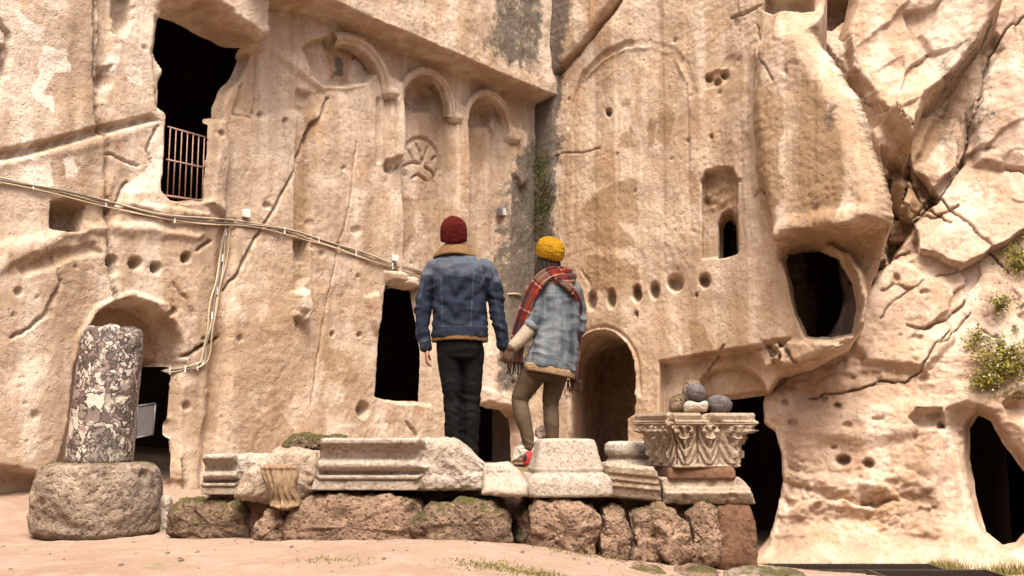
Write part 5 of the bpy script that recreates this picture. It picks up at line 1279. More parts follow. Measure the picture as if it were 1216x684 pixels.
# ---------------------------------------------------------------- the man
MY = 8.0
gzm = terrace_z(-.40, MY)
man = thing('person', 'man in dark denim jacket, maroon beanie and black jeans seen from behind', 'person', (at(546, 546, MY)[0], MY, gzm))
q = lambda x, y, dy=0.0: at(x, y, MY+dy)
hc = q(539, 283, .03)
hp, eyes, HP = head_parts(hc, (-.05, .94, .30), (0, -.3, .95), .98)
hdir = np.array([.15, 0, -1.0])
body = hp+[limb([q(540, 312, .02), q(540, 299, .03), q(539, 288, .03)], [.066, .060, .058]),
    loft([(q(541, 304, .01), .09, .07, 0), (q(543, 318), .165, .085, 0), (q(546, 345), .155, .10, 0), (q(546, 385), .14, .095, 0), (q(546, 412), .15, .10, 0), (q(546, 424), .12, .09, 0)]),
    limb([q(518, 320), q(506, 346, .008), q(502, 375, .01), q(504, 398, -.005), q(507, 414, -.02)], [.050, .042, .038, .032, .026]),
    limb([q(574, 319), q(586, 346, .008), q(591, 372, .01), q(595, 394, .02), q(597, 410, .04)], [.050, .042, .037, .031, .026]),
    limb([q(533, 414), q(535, 445), q(537.5, 474, .01), q(538, 496, -.005), q(539, 534)], [.074, .062, .046, .044, .034]),
    limb([q(560.5, 414, .02), q(561, 445, .027), q(560, 474, .035), q(559.5, 495, .025), q(559, 534, .03)], [.074, .062, .046, .044, .034]),
    limb([q(539, 534), q(539, 541, .06), q(539, 544, .14)], [.036, .034, .024]), limb([q(558, 534, .03), q(558, 541, .09), q(558, 544, .17)], [.036, .034, .024])]
body += hand_parts(q(507, 412, -.02), (-.02, .08, -1), (-1, -.25, 0), 1, 1.0, .55)
body += hand_parts(q(597, 409, .04), (.10, .25, -1), (.55, -.85, 0), -1, .95, .62)
V, F, N = remesh(body, .0055, 3)
link('body', mesh_np('body', sub(V, man), F), M_SKIN, man)
for e in eyes: link('eye', mesh_np('eye', *[x for x in (lambda t: (sub(t[0], man), t[1]))(ell(e, (.012, .012, .012), None, 8))]), M_EYE, man)
# jacket
tor = loft([(q(541, 299, .01), .075, .068, 0), (q(542, 304, .005), .115, .085, 0), (q(543, 310), .165, .105, 0), (q(544, 320), .198, .126, 0), (q(545, 340), .204, .140, 0), (q(546, 362), .203, .142, 0), (q(546, 382), .205, .142, 0), (q(546, 392), .212, .148, 0), (q(546, 401), .212, .148, 0)], 48, 6, 2.6)
slL = limb([q(517, 319), q(509, 335, .005), q(504, 355, .01), q(502, 375, .01), q(502, 396, -.005), q(506, 412, -.015)], [.074, .070, .064, .060, .051, .044])
slR = limb([q(575, 318), q(583, 334, .005), q(588, 354, .01), q(591, 372, .01), q(595, 394, .02), q(597, 410, .04)], [.074, .069, .063, .058, .050, .043])
V, F, N = remesh([tor, slL, slR], .0068, 5)
cxm = q(544, 340)[0]; x = V[:, 0]-cxm; z = V[:, 2]; zpx = lambda y: q(545, y)[2]
backm = sstep(.02, -.03, V[:, 1]-MY)
arm = np.maximum(sstep(.19, .22, np.abs(x-.005)), 0)
def line(d, w=.006): return sstep(w, w*.35, np.abs(d))
yoke = line(z-(zpx(313)-.35*x*x))*sstep(.19, .17, np.abs(x)); hemb = (line(z-zpx(389), .005)+line(z-zpx(400), .006))*sstep(.24, .2, np.abs(x))
vs_ = line(np.abs(x)-(.118-.20*np.clip(zpx(345)-z, -1, 1)*.28), .006)*sstep(zpx(312), zpx(314), z)*sstep(zpx(391), zpx(388), z)*backm
ah = line(np.abs(x)-(.172+.05*sstep(zpx(340), zpx(322), z)), .006)*sstep(zpx(356), zpx(350), z)*sstep(zpx(308), zpx(312), z)
sl_seam = line(V[:, 0]-np.interp(z, [zpx(412), zpx(375), zpx(322)], [q(503, 0)[0], q(497.5, 0)[0], q(510, 0)[0]]), .006)*backm*(x < -.2)+line(V[:, 0]-np.interp(z, [zpx(412), zpx(375), zpx(322)], [q(599, 0)[0], q(593.5, 0)[0], q(581, 0)[0]]), .006)*backm*(x > .2)
cuff = line(z-zpx(405), .005)*(np.abs(x) > .21)
seam = np.clip(yoke+hemb+vs_+ah+sl_seam+cuff, 0, 1)*sstep(-.7, .35, fbm3(V*25, 2, 3))
wear_light = sstep(zpx(345), zpx(308), z)*.75+.35*sstep(.1, .4, fbm3(V*5+3, 3, 8))+.3*sstep(.0, .3, N[:, 2])  # fade, plus shoulders and upward faces painted lighter as top light
V = folds(V, N, None, .022, 6.0, 5)
# ring creases at the elbows, diagonal drag lines on the back
fa = sstep(.19, .23, np.abs(x))*sstep(zpx(400), zpx(392), z)*sstep(zpx(335), zpx(350), z)
V = V+N*((.009*fa*sstep(-.2, .4, fbm3(V*7, 2, 19))*np.sin((z+.5*V[:, 1]+.35*np.abs(x))*70+9*fbm3(V*5, 2, 9))+.007*(1-fa)*backm*np.sin((z*.75-x*.9*np.sign(x+.02))*48+5*fbm3(V*4, 2, 12))*sstep(zpx(392), zpx(380), z)*sstep(zpx(318), zpx(335), z))-.0035*seam)[:, None]
at_ = np.zeros((len(V), 4)); at_[:, 0] = seam; at_[:, 1] = wear_light; at_[:, 2] = sstep(.006, .016, np.abs(z-zpx(313)+.35*x*x))*0
jk = link('jacket', mesh_np('jacket', sub(V, man), F, {'seam': at_}), M_DEN1, man); jk['label'] = 'dark faded denim jacket'
# shearling collar and hem
def ring(c, prof, n=110, yaw=0., seed=0, fz=.006, sx=1., sy=1., drop=None):
    th = np.arange(n)*2*np.pi/n; prof = np.asarray(prof, float); m = len(prof)
    R0 = prof[:, 0][None, :]; V = np.stack([np.cos(th)[:, None]*R0*sx, np.sin(th)[:, None]*R0*sy, np.broadcast_to(prof[:, 1][None], (n, m))], -1)
    if drop is not None: V[..., 2] += drop(th)[:, None]
    V = V.reshape(-1, 3); F = grid_faces(n, m, True); w_ = np.arange(m)
    Fw = np.stack([(n-1)*m+w_, (n-1)*m+(w_+1) % m, (w_+1) % m, w_], 1); F = np.vstack([F, Fw])
    c_, s_ = math.cos(yaw), math.sin(yaw); X = V[:, 0].copy(); V[:, 0] = c_*X-s_*V[:, 1]; V[:, 1] = s_*X+c_*V[:, 1]
    V = V+(V/(np.linalg.norm(V, axis=1)[:, None]+1e-6))*(fz*fbm3(V*30+seed, 3, seed)+fz*.8*fbm3(V*9, 2, seed+1))[:, None]
    return V+np.asarray(c), [F]
cpf = spline([(.070, .0), (.074, .042), (.092, .054), (.116, .036), (.150, -.006), (.166, -.034), (.156, -.046), (.12, -.026), (.085, -.012), (.070, .0)], 34)[:-1]
V, F = ring(q(540, 299, .01), cpf, seed=3, sx=1.0, sy=.80, drop=lambda t: .012*np.sin(t)*-1-.012*np.cos(t)**2)
link('collar', mesh_np('collar', sub(V, man), F), M_SHEAR, jk)['label'] = 'tan shearling collar'
hpf = spline([(.205, .012), (.215, .008), (.217, -.012), (.211, -.024), (.200, -.020), (.200, 0), (.205, .02)], 22)[:-1]
V, F = ring(q(546, 401), hpf, seed=5, sy=.70, fz=.005, drop=lambda t: -.012*np.cos(t)**2)
link('hem_trim', mesh_np('hem_trim', sub(V, man), F), M_SHEAR, jk)
for x_, sd_i in ((-.02, 1),):      # front buttons
    for zz in (325, 345, 365, 385):
        pB = q(546, zz, .152); V, F = ell(pB, (.009, .005, .009), None, 6); link('button', mesh_np('button', sub(V, man), F), M_SHEAR, jk)
# trousers
pel = loft([(q(546, 396), .168, .115, 0), (q(546, 405), .176, .122, 0), (q(546, 416), .172, .122, 0), (q(546, 426, .005), .155, .11, 0)])
V, F, N = remesh([pel, limb([q(533, 417, -.005), q(534, 436), q(536.5, 458), q(537.5, 474, .01), q(538, 495, -.005), q(538.5, 520), q(539, 540)], [.094, .085, .075, .069, .068, .063, .060]),
    limb([q(561, 417, .02), q(561, 436, .025), q(560.5, 458, .03), q(560, 474, .035), q(559.5, 495, .025), q(559, 520, .03), q(559, 540, .03)], [.092, .083, .073, .067, .066, .061, .058])], .0068, 4)
V = folds(V, N, None, .010, 7, 15)
kn = np.exp(-((V[:, 2]-q(0, 478)[2])/.12)**2)+.9*np.exp(-((V[:, 2]-q(0, 528)[2])/.09)**2)
V = V+N*(.003*kn*np.sin(V[:, 2]*85+.6*V[:, 0]*60+9*fbm3(V*5, 2, 4)))[:, None]
link('jeans', mesh_np('jeans', sub(V, man), F), M_BLACK, man)
shoe(man, q(539, 540), (-.10, 1), gzm, M_SHOEB, M_SHOEB); shoe(man, q(559, 540, .03), (.16, 1), gzm, M_SHOEB, M_SHOEB)
f0 = np.array([0, .96, .27]); f0 /= np.linalg.norm(f0); u0 = np.array([0, -.27, .96]); u0 /= np.linalg.norm(u0)
top = q(538.5, 259.5, .03); bot = q(539, 291, .0)
V, F, rib = beanie(hc+np.array([0, -.018, -.030]), np.c_[[1, 0, 0], f0, u0], .101, .116, top[2]-hc[2]+.040, 34, 3, .006)
link('beanie', mesh_np('beanie', sub(V, man), F, {'rib': rib}), M_BEANR, man)['label'] = 'maroon knitted beanie'
# short hair at the nape
V, F, N = remesh([ell(HP(0, -.035, -.03), (.068, .062, .055), None, 12)], .006, 2); V = V+N*(.003*fbm3(V*60, 2, 3))[:, None]
link('hair', mesh_np('hair', sub(V, man), F), M_HAIR, man)

# ---------------------------------------------------------------- the woman
WY = 8.12
gzw = terrace_z(.27, WY)
wom = thing('person', 'woman in yellow beanie, red plaid scarf and light denim jacket seen from behind', 'person', (at(648, 546, WY)[0], WY, gzw))
q = lambda x, y, dy=0.0: at(x, y, WY+dy)
yw = math.radians(28)                                # turned to her left
wf = np.array([-math.sin(yw), math.cos(yw), 0]); wr = np.array([math.cos(yw), math.sin(yw), 0])
hc = q(651, 301, .0); hf = np.array([-.52, .72, .46]); hf /= np.linalg.norm(hf); hu = np.array([.20, -.38, .9]); hu -= hf*np.dot(hu, hf); hu /= np.linalg.norm(hu); hr = np.cross(hf, hu)
hp, eyes, HP = head_parts(hc, hf, hu, .93)
Lh, Le = q(607, 413, -.11), q(634, 388, -.05)
body = hp+[limb([q(661, 334, .01), q(657, 320, .01), q(653, 308, .0)], [.060, .052, .05]),
    loft([(q(660, 330), .07, .06, yw), (q(662, 343), .135, .075, yw), (q(662, 370), .13, .095, yw), (q(657, 405), .115, .085, yw), (q(651, 430), .145, .10, yw), (q(649, 446), .12, .09, yw)]),
    limb([q(642, 344, -.02), q(640, 365, -.05), Le, q(620, 402, -.075), Lh], [.045, .040, .036, .031, .023]),
    limb([q(681, 346, .05), q(686, 368, .08), q(686, 392, .12), q(674, 404, .22), q(660, 406, .27)], [.045, .04, .036, .03, .023]),
    limb([q(637, 438, .0), q(622, 460, .03), q(617, 474, .04), q(621, 496, -.02), q(628, 526, -.04)], [.082, .064, .050, .048, .033]),
    limb([q(660, 440, .05), q(656, 462, .08), q(654, 482, .09), q(655, 502, .06), q(657, 532, .06)], [.080, .063, .050, .047, .033]),
    limb([q(628, 530, -.04), q(628, 541, .02), q(627, 544, .10)], [.033, .030, .022]), limb([q(657, 534, .06), q(657, 541, .12), q(656, 544, .20)], [.033, .030, .022])]
hdL = np.array(q(599, 424, -.02))-np.array(Lh)
body += hand_parts(Lh, (-.42, .12, -.9), (-.35, -.9, .2), 1, .88, .75) + hand_parts(q(660, 406, .27), (-.9, .4, -.05), (-.1, .3, .95), 1, .88, .5)
V, F, N = remesh(body, .0055, 3)
link('body', mesh_np('body', sub(V, wom), F), M_SKIN, wom)
for e in eyes: link('eye', mesh_np('eye', *(lambda t: (sub(t[0], wom), t[1]))(ell(e, (.0115,)*3, None, 8))), M_EYE, wom)
V, F, N = remesh(hand_parts(Lh, (-.42, .12, -.9), (-.35, -.9, .2), 1, .92, .75, .05, 1.18)+[limb([np.array(Lh)-np.array([-.03, 0, -.03]), Lh], [.034, .033])], .005, 3)
link('glove', mesh_np('glove', sub(V, wom), F), M_GLOVE, wom)
V, F, N = remesh(hand_parts(q(660, 406, .27), (-.9, .4, -.05), (-.1, .3, .95), 1, .92, .5, .05, 1.18), .005, 3)
link('glove', mesh_np('glove', sub(V, wom), F), M_GLOVE, wom)
# jacket: flared towards a hem that dips to the right
tor = loft([(q(660, 326), .068, .06, yw), (q(661, 331), .105, .075, yw), (q(662.5, 339), .150, .095, yw), (q(663, 350), .166, .115, yw), (q(663, 370), .168, .128, yw), (q(661, 395), .172, .134, yw), (q(657, 418), .184, .142, yw), (q(653, 438), .194, .150, yw)], 48, 6, 2.5)
slL = limb([q(645, 344, -.015), q(641, 358, -.035), q(638, 374, -.05), q(632, 389, -.052)], [.074, .068, .064, .060])
slR = limb([q(680, 345, .05), q(685, 366, .08), q(686, 390, .12), q(676, 402, .20)], [.070, .064, .06, .056])
V, F, N = remesh([tor, slL, slR], .0066, 5)
z = V[:, 2]; zpx = lambda y: q(655, y)[2]
lx = (V[:, 0]-q(660, 0)[0])*wr[0]+(V[:, 1]-WY)*wr[1]; ly = (V[:, 0]-q(660, 0)[0])*wf[0]+(V[:, 1]-WY)*wf[1]
backm = sstep(.03, -.02, ly)
seam = np.clip(line(z-zpx(352))*backm*sstep(.16, .14, np.abs(lx))+line(np.abs(lx)-(.085), .006)*backm*(z < zpx(352))*(z > zpx(428))+(line(z-zpx(429)-.0*lx, .005)+line(z-zpx(437), .005))*backm+line(np.abs(lx-.0)-.150, .006)*(z > zpx(380))*backm, 0, 1)*sstep(-.7, .35, fbm3(V*25, 2, 5))
wear_light = .35+.45*sstep(-.1, .35, fbm3(V*np.array([7, 7, 2.5])+3, 3, 18))+.25*sstep(0, .4, N[:, 2])  # patchy fade, plus upward faces painted lighter as if lit from above
V = folds(V, N, None, .022, 6, 25)
V = V+N*(.007*backm*np.sin(lx*62+4*fbm3(V*np.array([3, 3, 1.5]), 2, 6))*sstep(zpx(350), zpx(365), z)*sstep(zpx(432), zpx(420), z)-.0035*seam)[:, None]
V[:, 2] -= .16*(V[:, 0]-q(653, 0)[0])*sstep(zpx(400), zpx(438), z)+.0
at_ = np.zeros((len(V), 4)); at_[:, 0] = seam; at_[:, 1] = wear_light
jk = link('jacket', mesh_np('jacket', sub(V, wom), F, {'seam': at_}), M_DEN2, wom); jk['label'] = 'light blue denim jacket'
hpf = spline([(.188, .016), (.203, .012), (.207, -.020), (.200, -.046), (.184, -.042), (.184, 0), (.188, .016)], 22)[:-1]
V, F = ring(q(653, 438), hpf, seed=7, sy=.76, yaw=yw, fz=.006); V[:, 2] -= .16*(V[:, 0]-q(653, 0)[0])
link('hem_trim', mesh_np('hem_trim', sub(V, wom), F), M_SHEAR2, jk)['label'] = 'cream shearling hem'
# rolled cuff and knitted sleeve
c0, c1 = np.array(q(634.5, 383, -.052)), np.array(q(629, 394, -.052)); ax = (c1-c0)/np.linalg.norm(c1-c0)
V, F = tube(np.array([c0, c0+ax*.004, c0+ax*.03, c0+ax*.055, c0+ax*.060, c0+ax*.055]), [.060, .067, .068, .067, .062, .05], 40, False)
V = V+.004*np.stack([fbm3(V*18+i, 2, i) for i in range(3)], 1)
at_ = np.zeros((len(V), 4)); at_[:, 1] = .8; link('cuff', mesh_np('cuff', sub(V, wom), F, {'seam': at_}), M_DEN2, jk)
sp_ = spline([q(632, 388, -.05), q(622, 399, -.07), q(613, 408, -.095), q(607, 413.5, -.11)], 60); V, F = tube(sp_, np.interp(np.linspace(0, 1, 60), [0, .3, .7, .93, 1], [.056, .057, .050, .043, .036]), 64)
tt = np.r_[np.repeat(np.linspace(0, 1, 60), 64), 0, 1]; aa = np.r_[np.tile(np.arange(64), 60)*2*np.pi/64, 0, 0]; rib = .5+.5*np.sin(tt*70+np.sin(aa*8)*.8)
cen = np.vstack([np.repeat(sp_, 64, 0), sp_[0], sp_[-1]]); nv = V-cen; nv /= np.linalg.norm(nv, axis=1)[:, None]+1e-9; V = V+nv*(.0035*(rib-.5)+.005*fbm3(V*14, 2, 4))[:, None]
link('knitted_sleeve', mesh_np('knitted_sleeve', sub(V, wom), F, {'rib': rib}), M_CREAMK, wom)['label'] = 'cream ribbed knit sleeve below the rolled cuff'
# leggings
pel = loft([(q(652, 424), .150, .105, yw), (q(650, 436, .01), .162, .118, yw), (q(648, 446, .015), .158, .115, yw), (q(648, 452, .02), .13, .10, yw)])
V, F, N = remesh([pel, limb([q(637, 440, .0), q(628, 454, .02), q(619, 470, .035), q(617.5, 478, .035), q(621, 496, -.02), q(625, 512, -.035), q(628.5, 530, -.04)], [.100, .090, .072, .064, .062, .052, .045]),
    limb([q(661, 442, .05), q(658, 456, .07), q(654.5, 474, .09), q(654, 484, .09), q(655, 502, .06), q(656, 516, .06), q(657, 534, .06)], [.094, .083, .068, .061, .060, .051, .045])], .0066, 4)
V = folds(V, N, None, .006, 7, 35)
kn = np.exp(-((z_ := V[:, 2])-q(0, 480)[2])**2/.06**2)+np.exp(-(z_-q(0, 524)[2])**2/.05**2); V = V+N*(.002*kn*np.sin(z_*110+V[:, 0]*50+8*fbm3(V*5, 2, 4)))[:, None]
link('leggings', mesh_np('leggings', sub(V, wom), F), M_KHAKI, wom)
s_ = shoe(wom, q(628, 540, -.04), (.30, 1), gzw, M_SHOER, M_SOLE, .25, .044, .10); shoe(wom, q(657, 540, .06), (-.12, 1), gzw, M_SHOER, M_SOLE, .25, .044, .10)
# beanie
V, F, rib = beanie(hc-hf*.016-hu*.018, np.c_[hr, hf, hu], .106, .120, .152, 26, 9, .004)
link('beanie', mesh_np('beanie', sub(V, wom), F, {'rib': rib}), M_BEANY, wom)['label'] = 'mustard yellow knitted beanie'
# hair: strands falling on her left side and down the nape
rh = random.Random(5); parts = []
for i in range(90):
    a = math.radians(rh.uniform(150, 330)); rad = .078
    p0_ = HP(math.cos(a)*rad, math.sin(a)*rad*1.05-.01, rh.uniform(-.03, .01)); ln = rh.uniform(.16, .25)
    out = np.array([p0_[0]-hc[0], p0_[1]-hc[1], 0]); out /= np.linalg.norm(out)+1e-6
    P_ = spline([p0_, p0_+out*.012+np.array([0, 0, -.3*ln]), p0_+out*.010+np.array([rh.uniform(-.03, .01), rh.uniform(0, .02), -.7*ln]), p0_+np.array([rh.uniform(-.05, .0), rh.uniform(.0, .03), -ln])], 12)
    parts.append(tube(P_, np.linspace(.011, .004, 12), 6))
parts.append(ell(HP(0, -.03, -.02), (.080, .075, .078), np.c_[hr, hf, hu], 16))
VF = join(parts); link('hair', mesh_np('hair', sub(VF[0], wom), VF[1]), M_HAIR, wom)['label'] = 'long dark brown hair'
# scarf: thick loop round the neck, one tail over the left shoulder, one hanging in front
cN = np.array(q(660, 325, .0)); n = 90; th = np.linspace(0, 2*np.pi*1.15, n)+.6
path = np.stack([cN[0]+(.098+.018*th/7)*np.cos(th)*1.12, cN[1]+(.092+.018*th/7)*np.sin(th)*1.05, cN[2]+.022*np.sin(th*1.0+.6)-.012*th/6], -1)
nrm = np.stack([np.cos(th), np.sin(th), .75+0*th], -1)
V1 = strip(path, nrm, .125, .032, 18, .016, 3)
tl = spline([q(668, 322, -.085), q(654, 324, -.115), q(643, 331, -.115), q(633, 346, -.085), q(624, 368, -.055), q(617, 392, .0), q(613, 415, .03), q(612, 431, .04)], 70)
tn = np.stack([np.interp(np.linspace(0, 1, 70), [0, .25, .5, 1], a) for a in ([.1, -.2, -.55, -.30], [-.75, -.85, -.75, -.95], [.8, .6, .35, .05])], -1)
V2 = strip(tl, tn, .118, .026, 16, .014, 7, np.interp(np.linspace(0, 1, 70), [0, .3, .6, 1], [.8, 1.05, 1.1, .95]))
t3 = spline([q(650, 326, -.11), q(664, 331, -.125), q(678, 342, -.10), q(687, 356, -.02), q(689, 375, .07), q(686, 410, .17), q(682, 452, .17)], 70)
tn3 = np.stack([np.interp(np.linspace(0, 1, 70), [0, .25, .5, 1], a) for a in ([-.1, .25, .8, .9], [-.8, -.7, -.5, -.2], [.8, .75, .3, .0])], -1)
V3 = strip(t3, tn3, .110, .024, 14, .012, 11, np.interp(np.linspace(0, 1, 70), [0, .5, 1], [.7, .8, 1.0]))
VF = join([v[:2] for v in (V1, V2, V3)]); sc_ = link('scarf', mesh_np('scarf', sub(VF[0], wom), VF[1], {'st': np.vstack([v[2] for v in (V1, V2, V3)])}), M_PLAID, wom); sc_['label'] = 'red and black plaid scarf'
parts = []
for base, ax in ((tl[-1], np.array([1, .1, 0])), (t3[-1], np.array([.9, .5, 0]))):
    for i in range(16):
        p_ = base+ax*(i/15-.5)*.125+np.array([0, rh.uniform(-.01, .01), .005]); parts.append(tube(spline([p_, p_+np.array([rh.uniform(-.01, .01), 0, -.045]), p_+np.array([rh.uniform(-.018, .018), rh.uniform(-.01, .01), -rh.uniform(.08, .115)])], 6), [.0045, .0045, .004, .004, .0035, .002], 5))
VF = join(parts); link('fringe', mesh_np('fringe', sub(VF[0], wom), VF[1]), M_DARKT, sc_, kind='stuff')
# ================================================================ details on the rock
def metal(name, c, rough=.5, met=.6):
    k = NT(name); f = k.noise(40, 4, .7); return k.fin(k.mix(k.ramp(f, [(.4, 0), (.65, 1)]), c, tuple(x*.55 for x in c)), rough, k.bump(f, .2, .003), .4, Metallic=met)
M_RAIL = metal('rusty_pink_paint', (.34, .20, .15), .6, .2); M_PLAST = plain('white_plastic', (.62, .60, .56), (.55, .52, .47), .5, 30, .1, .002, .4)
M_CABLE = plain('sun_bleached_cable', (.42, .33, .22), (.34, .255, .165), .6, 60, .2, .002, .3); M_CABLE2 = plain('grey_cable', (.14, .12, .10), (.18, .15, .12), .55, 60, .2, .002, .3)
M_LAMP = metal('grey_lamp_housing', (.20, .19, .18), .45, .5); M_GRATE = metal('dark_grating', (.07, .055, .045), .5, .6)
M_GLASS = plain('lamp_glass', (.5, .5, .48), (.45, .45, .43), .15, 30, .05, .001, .5)
# imposts of the arcade: carved bracket blocks, children of the cliff
def impost(px, py, w, h, d, seed):
    c = A.on(px, py, .02); R = np.c_[A.d, A.n, A.w]
    V, F = square_loft([(0, -h/2), (w*.30, -h/2), (w*.42, -h*.2), (w*.5, -h*.05), (w*.52, h*.1), (w*.52, h/2), (0, h/2)], 14, .2, seed, .008)
    V[:, 1] *= d/w; V = V@R.T+c
    return link('impost', mesh_np('impost', V, F, {'stain': np.zeros((len(V), 4))}), MAT_A, cliffA)
def arch_band(px, sc, seed):
    UZ = A.P(px, .05); UZ = spline(UZ, 60); t = np.gradient(UZ, axis=0); t /= np.linalg.norm(t, axis=1)[:, None]; m_ = np.c_[-t[:, 1], t[:, 0]]
    cen = UZ.mean(0)-np.array([0, .3]); m_ *= np.sign(((UZ-cen)*m_).sum(1))[:, None]
    pr = densify([(-.085, -.16), (-.085, .02), (-.060, .045), (-.035, .05), (-.028, .078), (.0, .095), (.03, .085), (.045, .058), (.07, .055), (.085, .02), (.085, -.16)], .012)*sc
    V = A.o+A.d*(UZ[:, None, 0]+m_[:, None, 0]*pr[None, :, 0])[..., None]+A.w*(UZ[:, None, 1]+m_[:, None, 1]*pr[None, :, 0])[..., None]+A.n*(.0+pr[None, :, 1]+0*UZ[:, None, 0])[..., None]
    n_, k_ = V.shape[:2]; V = V.reshape(-1, 3); V = V+A.n*(.02*fbm3(V*4, 3, seed)-.05*sstep(.25, .5, fbm3(V*3.1+seed, 3, seed+2))+.006*fbm3(V*22, 3, seed+4))[:, None]
    F = [grid_faces(n_, k_), np.array([[0, i, i+1] for i in range(1, k_-1)]+[[(n_-1)*k_, (n_-1)*k_+i+1, (n_-1)*k_+i] for i in range(1, k_-1)])]
    return link('arch_moulding', mesh_np('arch_moulding', V, F, {'stain': np.zeros((len(V), 4))}), MAT_A, cliffA)
arch_band([(398, 46), (412, 45), (428, 49), (442, 60), (452, 74), (459, 91), (462, 108)], .95, 1)
arch_band([(479, 118), (481, 104), (489, 91), (502, 84), (515, 85), (527, 94), (535, 108), (539, 124), (540, 138)], .62, 2)
arch_band([(556, 142), (558, 128), (566, 115), (578, 109), (590, 113), (600, 124), (607, 140), (610, 154), (610, 164)], .60, 3)
impost(462, 113, .15, .12, .20, 1); impost(538, 142, .14, .12, .20, 2); impost(608, 167, .14, .12, .20, 3)
# window railing
R_TL, R_TR, R_BR, R_BL = [A.point(*A.uz(x, y, -.10), -.10) for x, y in ((201, 151), (244, 163), (241, 240), (197, 234))]
rl_ = thing('window_railing', 'pinkish painted metal railing across the foot of the dark square window', 'railing', tuple(R_BL))
def rod(root, a, b, r, name, mat):
    V, F = tube(np.array([a, (np.array(a)+np.array(b))/2, b]), r, 8); return link(name, mesh_np(name, V-np.array(root.location), F), mat, root)
for a, b in ((0, 0), (.47, .47), (.98, .98)):
    rod(rl_, R_TL+(R_BL-R_TL)*a-(R_TR-R_TL)*.04, R_TR+(R_BR-R_TR)*b+(R_TR-R_TL)*.04, .010, 'rail', M_RAIL)
for t in np.linspace(.03, .97, 7): rod(rl_, R_TL+(R_TR-R_TL)*t, R_BL+(R_BR-R_BL)*t, .0065, 'bar', M_RAIL)
# cables
def run(label, px, n, sp_dir, seed, name='cable_run'):
    root = thing(name, label, 'cable', tuple(A.on(*px[0], 0))); rg = random.Random(seed)
    S = spline(np.array(px, float), 70)
    for k_ in range(n):
        off = (k_-(n-1)/2)*2.1; P = []
        for i, (x, y) in enumerate(S):
            wob = 1.2*math.sin(i*.21+k_*2.1)+.8*math.sin(i*.47+k_)
            P.append(A.on(x+sp_dir[0]*(off+wob), y+sp_dir[1]*(off+wob), .02+.010*(k_ % 2)))
        P = np.array(P)
        for _ in range(3): P[1:-1] = .25*P[:-2]+.5*P[1:-1]+.25*P[2:]
        V, F = tube(P, .0095 if k_ % 2 == 0 else .0075, 7); link('cable', mesh_np('cable', V-np.array(root.location), F), M_CABLE if k_ % 3 != 1 else M_CABLE2, root)
    for t in np.linspace(4, 65, 9).astype(int):       # saddle clips
        x, y = S[t]; c = A.on(x, y, .025); V, F = box(c, (.014, .02, .075) if sp_dir[1] else (.075, .02, .014)); link('clip', mesh_np('clip', V-np.array(root.location), F, None, False), M_PLAST, root)
    return root
run('bundle of pale cables sagging across the rock face below the square window', [(-12, 212), (60, 226), (130, 243), (190, 258), (240, 264), (290, 266), (340, 275), (368, 283), (400, 294), (440, 308), (467, 317), (500, 325), (560, 345)], 4, (0, 1), 1)
run('pale cables dropping from the long bundle into the arched niche', [(268, 263), (265, 290), (259, 330), (253, 362), (247, 395), (241, 424), (236, 433), (226, 437), (208, 439), (192, 441)], 4, (1, .35), 2)
rB = thing('cable_run', 'short pale cable crossing the corner between the couple', 'cable', tuple(A.on(596, 350, 0)))
P = np.array([A.on(x, y, .02) for x, y in ((588, 352), (596, 350), (604, 349), (612, 349), (618, 351))]); V, F = tube(P, .014, 7); link('cable', mesh_np('cable', V-np.array(rB.location), F), M_CABLE, rB)
# junction boxes and floodlight
def wall_box(px, py, w, h, d, name, label, cat, mat):
    c = A.on(px, py, d/2+.01); R = np.c_[A.d, A.n, A.w]; t = thing(name, label, cat, tuple(c))
    V, F = square_loft([(0, -.5), (.47, -.5), (.5, -.46), (.5, .3), (.52, .32), (.52, .46), (.49, .5), (0, .5)], 10, .12, 2, 0, 0); V = np.c_[V[:, 0]*w, V[:, 2]*d, V[:, 1]*h]@R.T
    link('housing', mesh_np('housing', V, F), mat, t)
    V, F = tube(np.array([[0, -d*.3, -h*.4], [0, -d*.4, -h*.8], [.01, -d*.4, -h*1.3]])@R.T, .007, 6); link('gland', mesh_np('gland', V, F), M_CABLE2, t)
    return t
wall_box(290, 254, .075, .085, .05, 'junction_box', 'small white junction box above the cable joint near the dropping cables', 'junction box', M_PLAST)
wall_box(467, 307, .07, .075, .05, 'junction_box', 'small white junction box above the dark doorway behind the man', 'junction box', M_PLAST)
fl = wall_box(593, 253, .16, .13, .10, 'floodlight', 'small grey floodlight fixed to the rock near the corner', 'floodlight', M_LAMP)
V, F = box((0, 0, 0), (.13, .012, .10), np.c_[A.d, A.n, A.w]); link('glass', mesh_np('glass', V+A.n*.062, F, None, False), M_GLASS, fl)
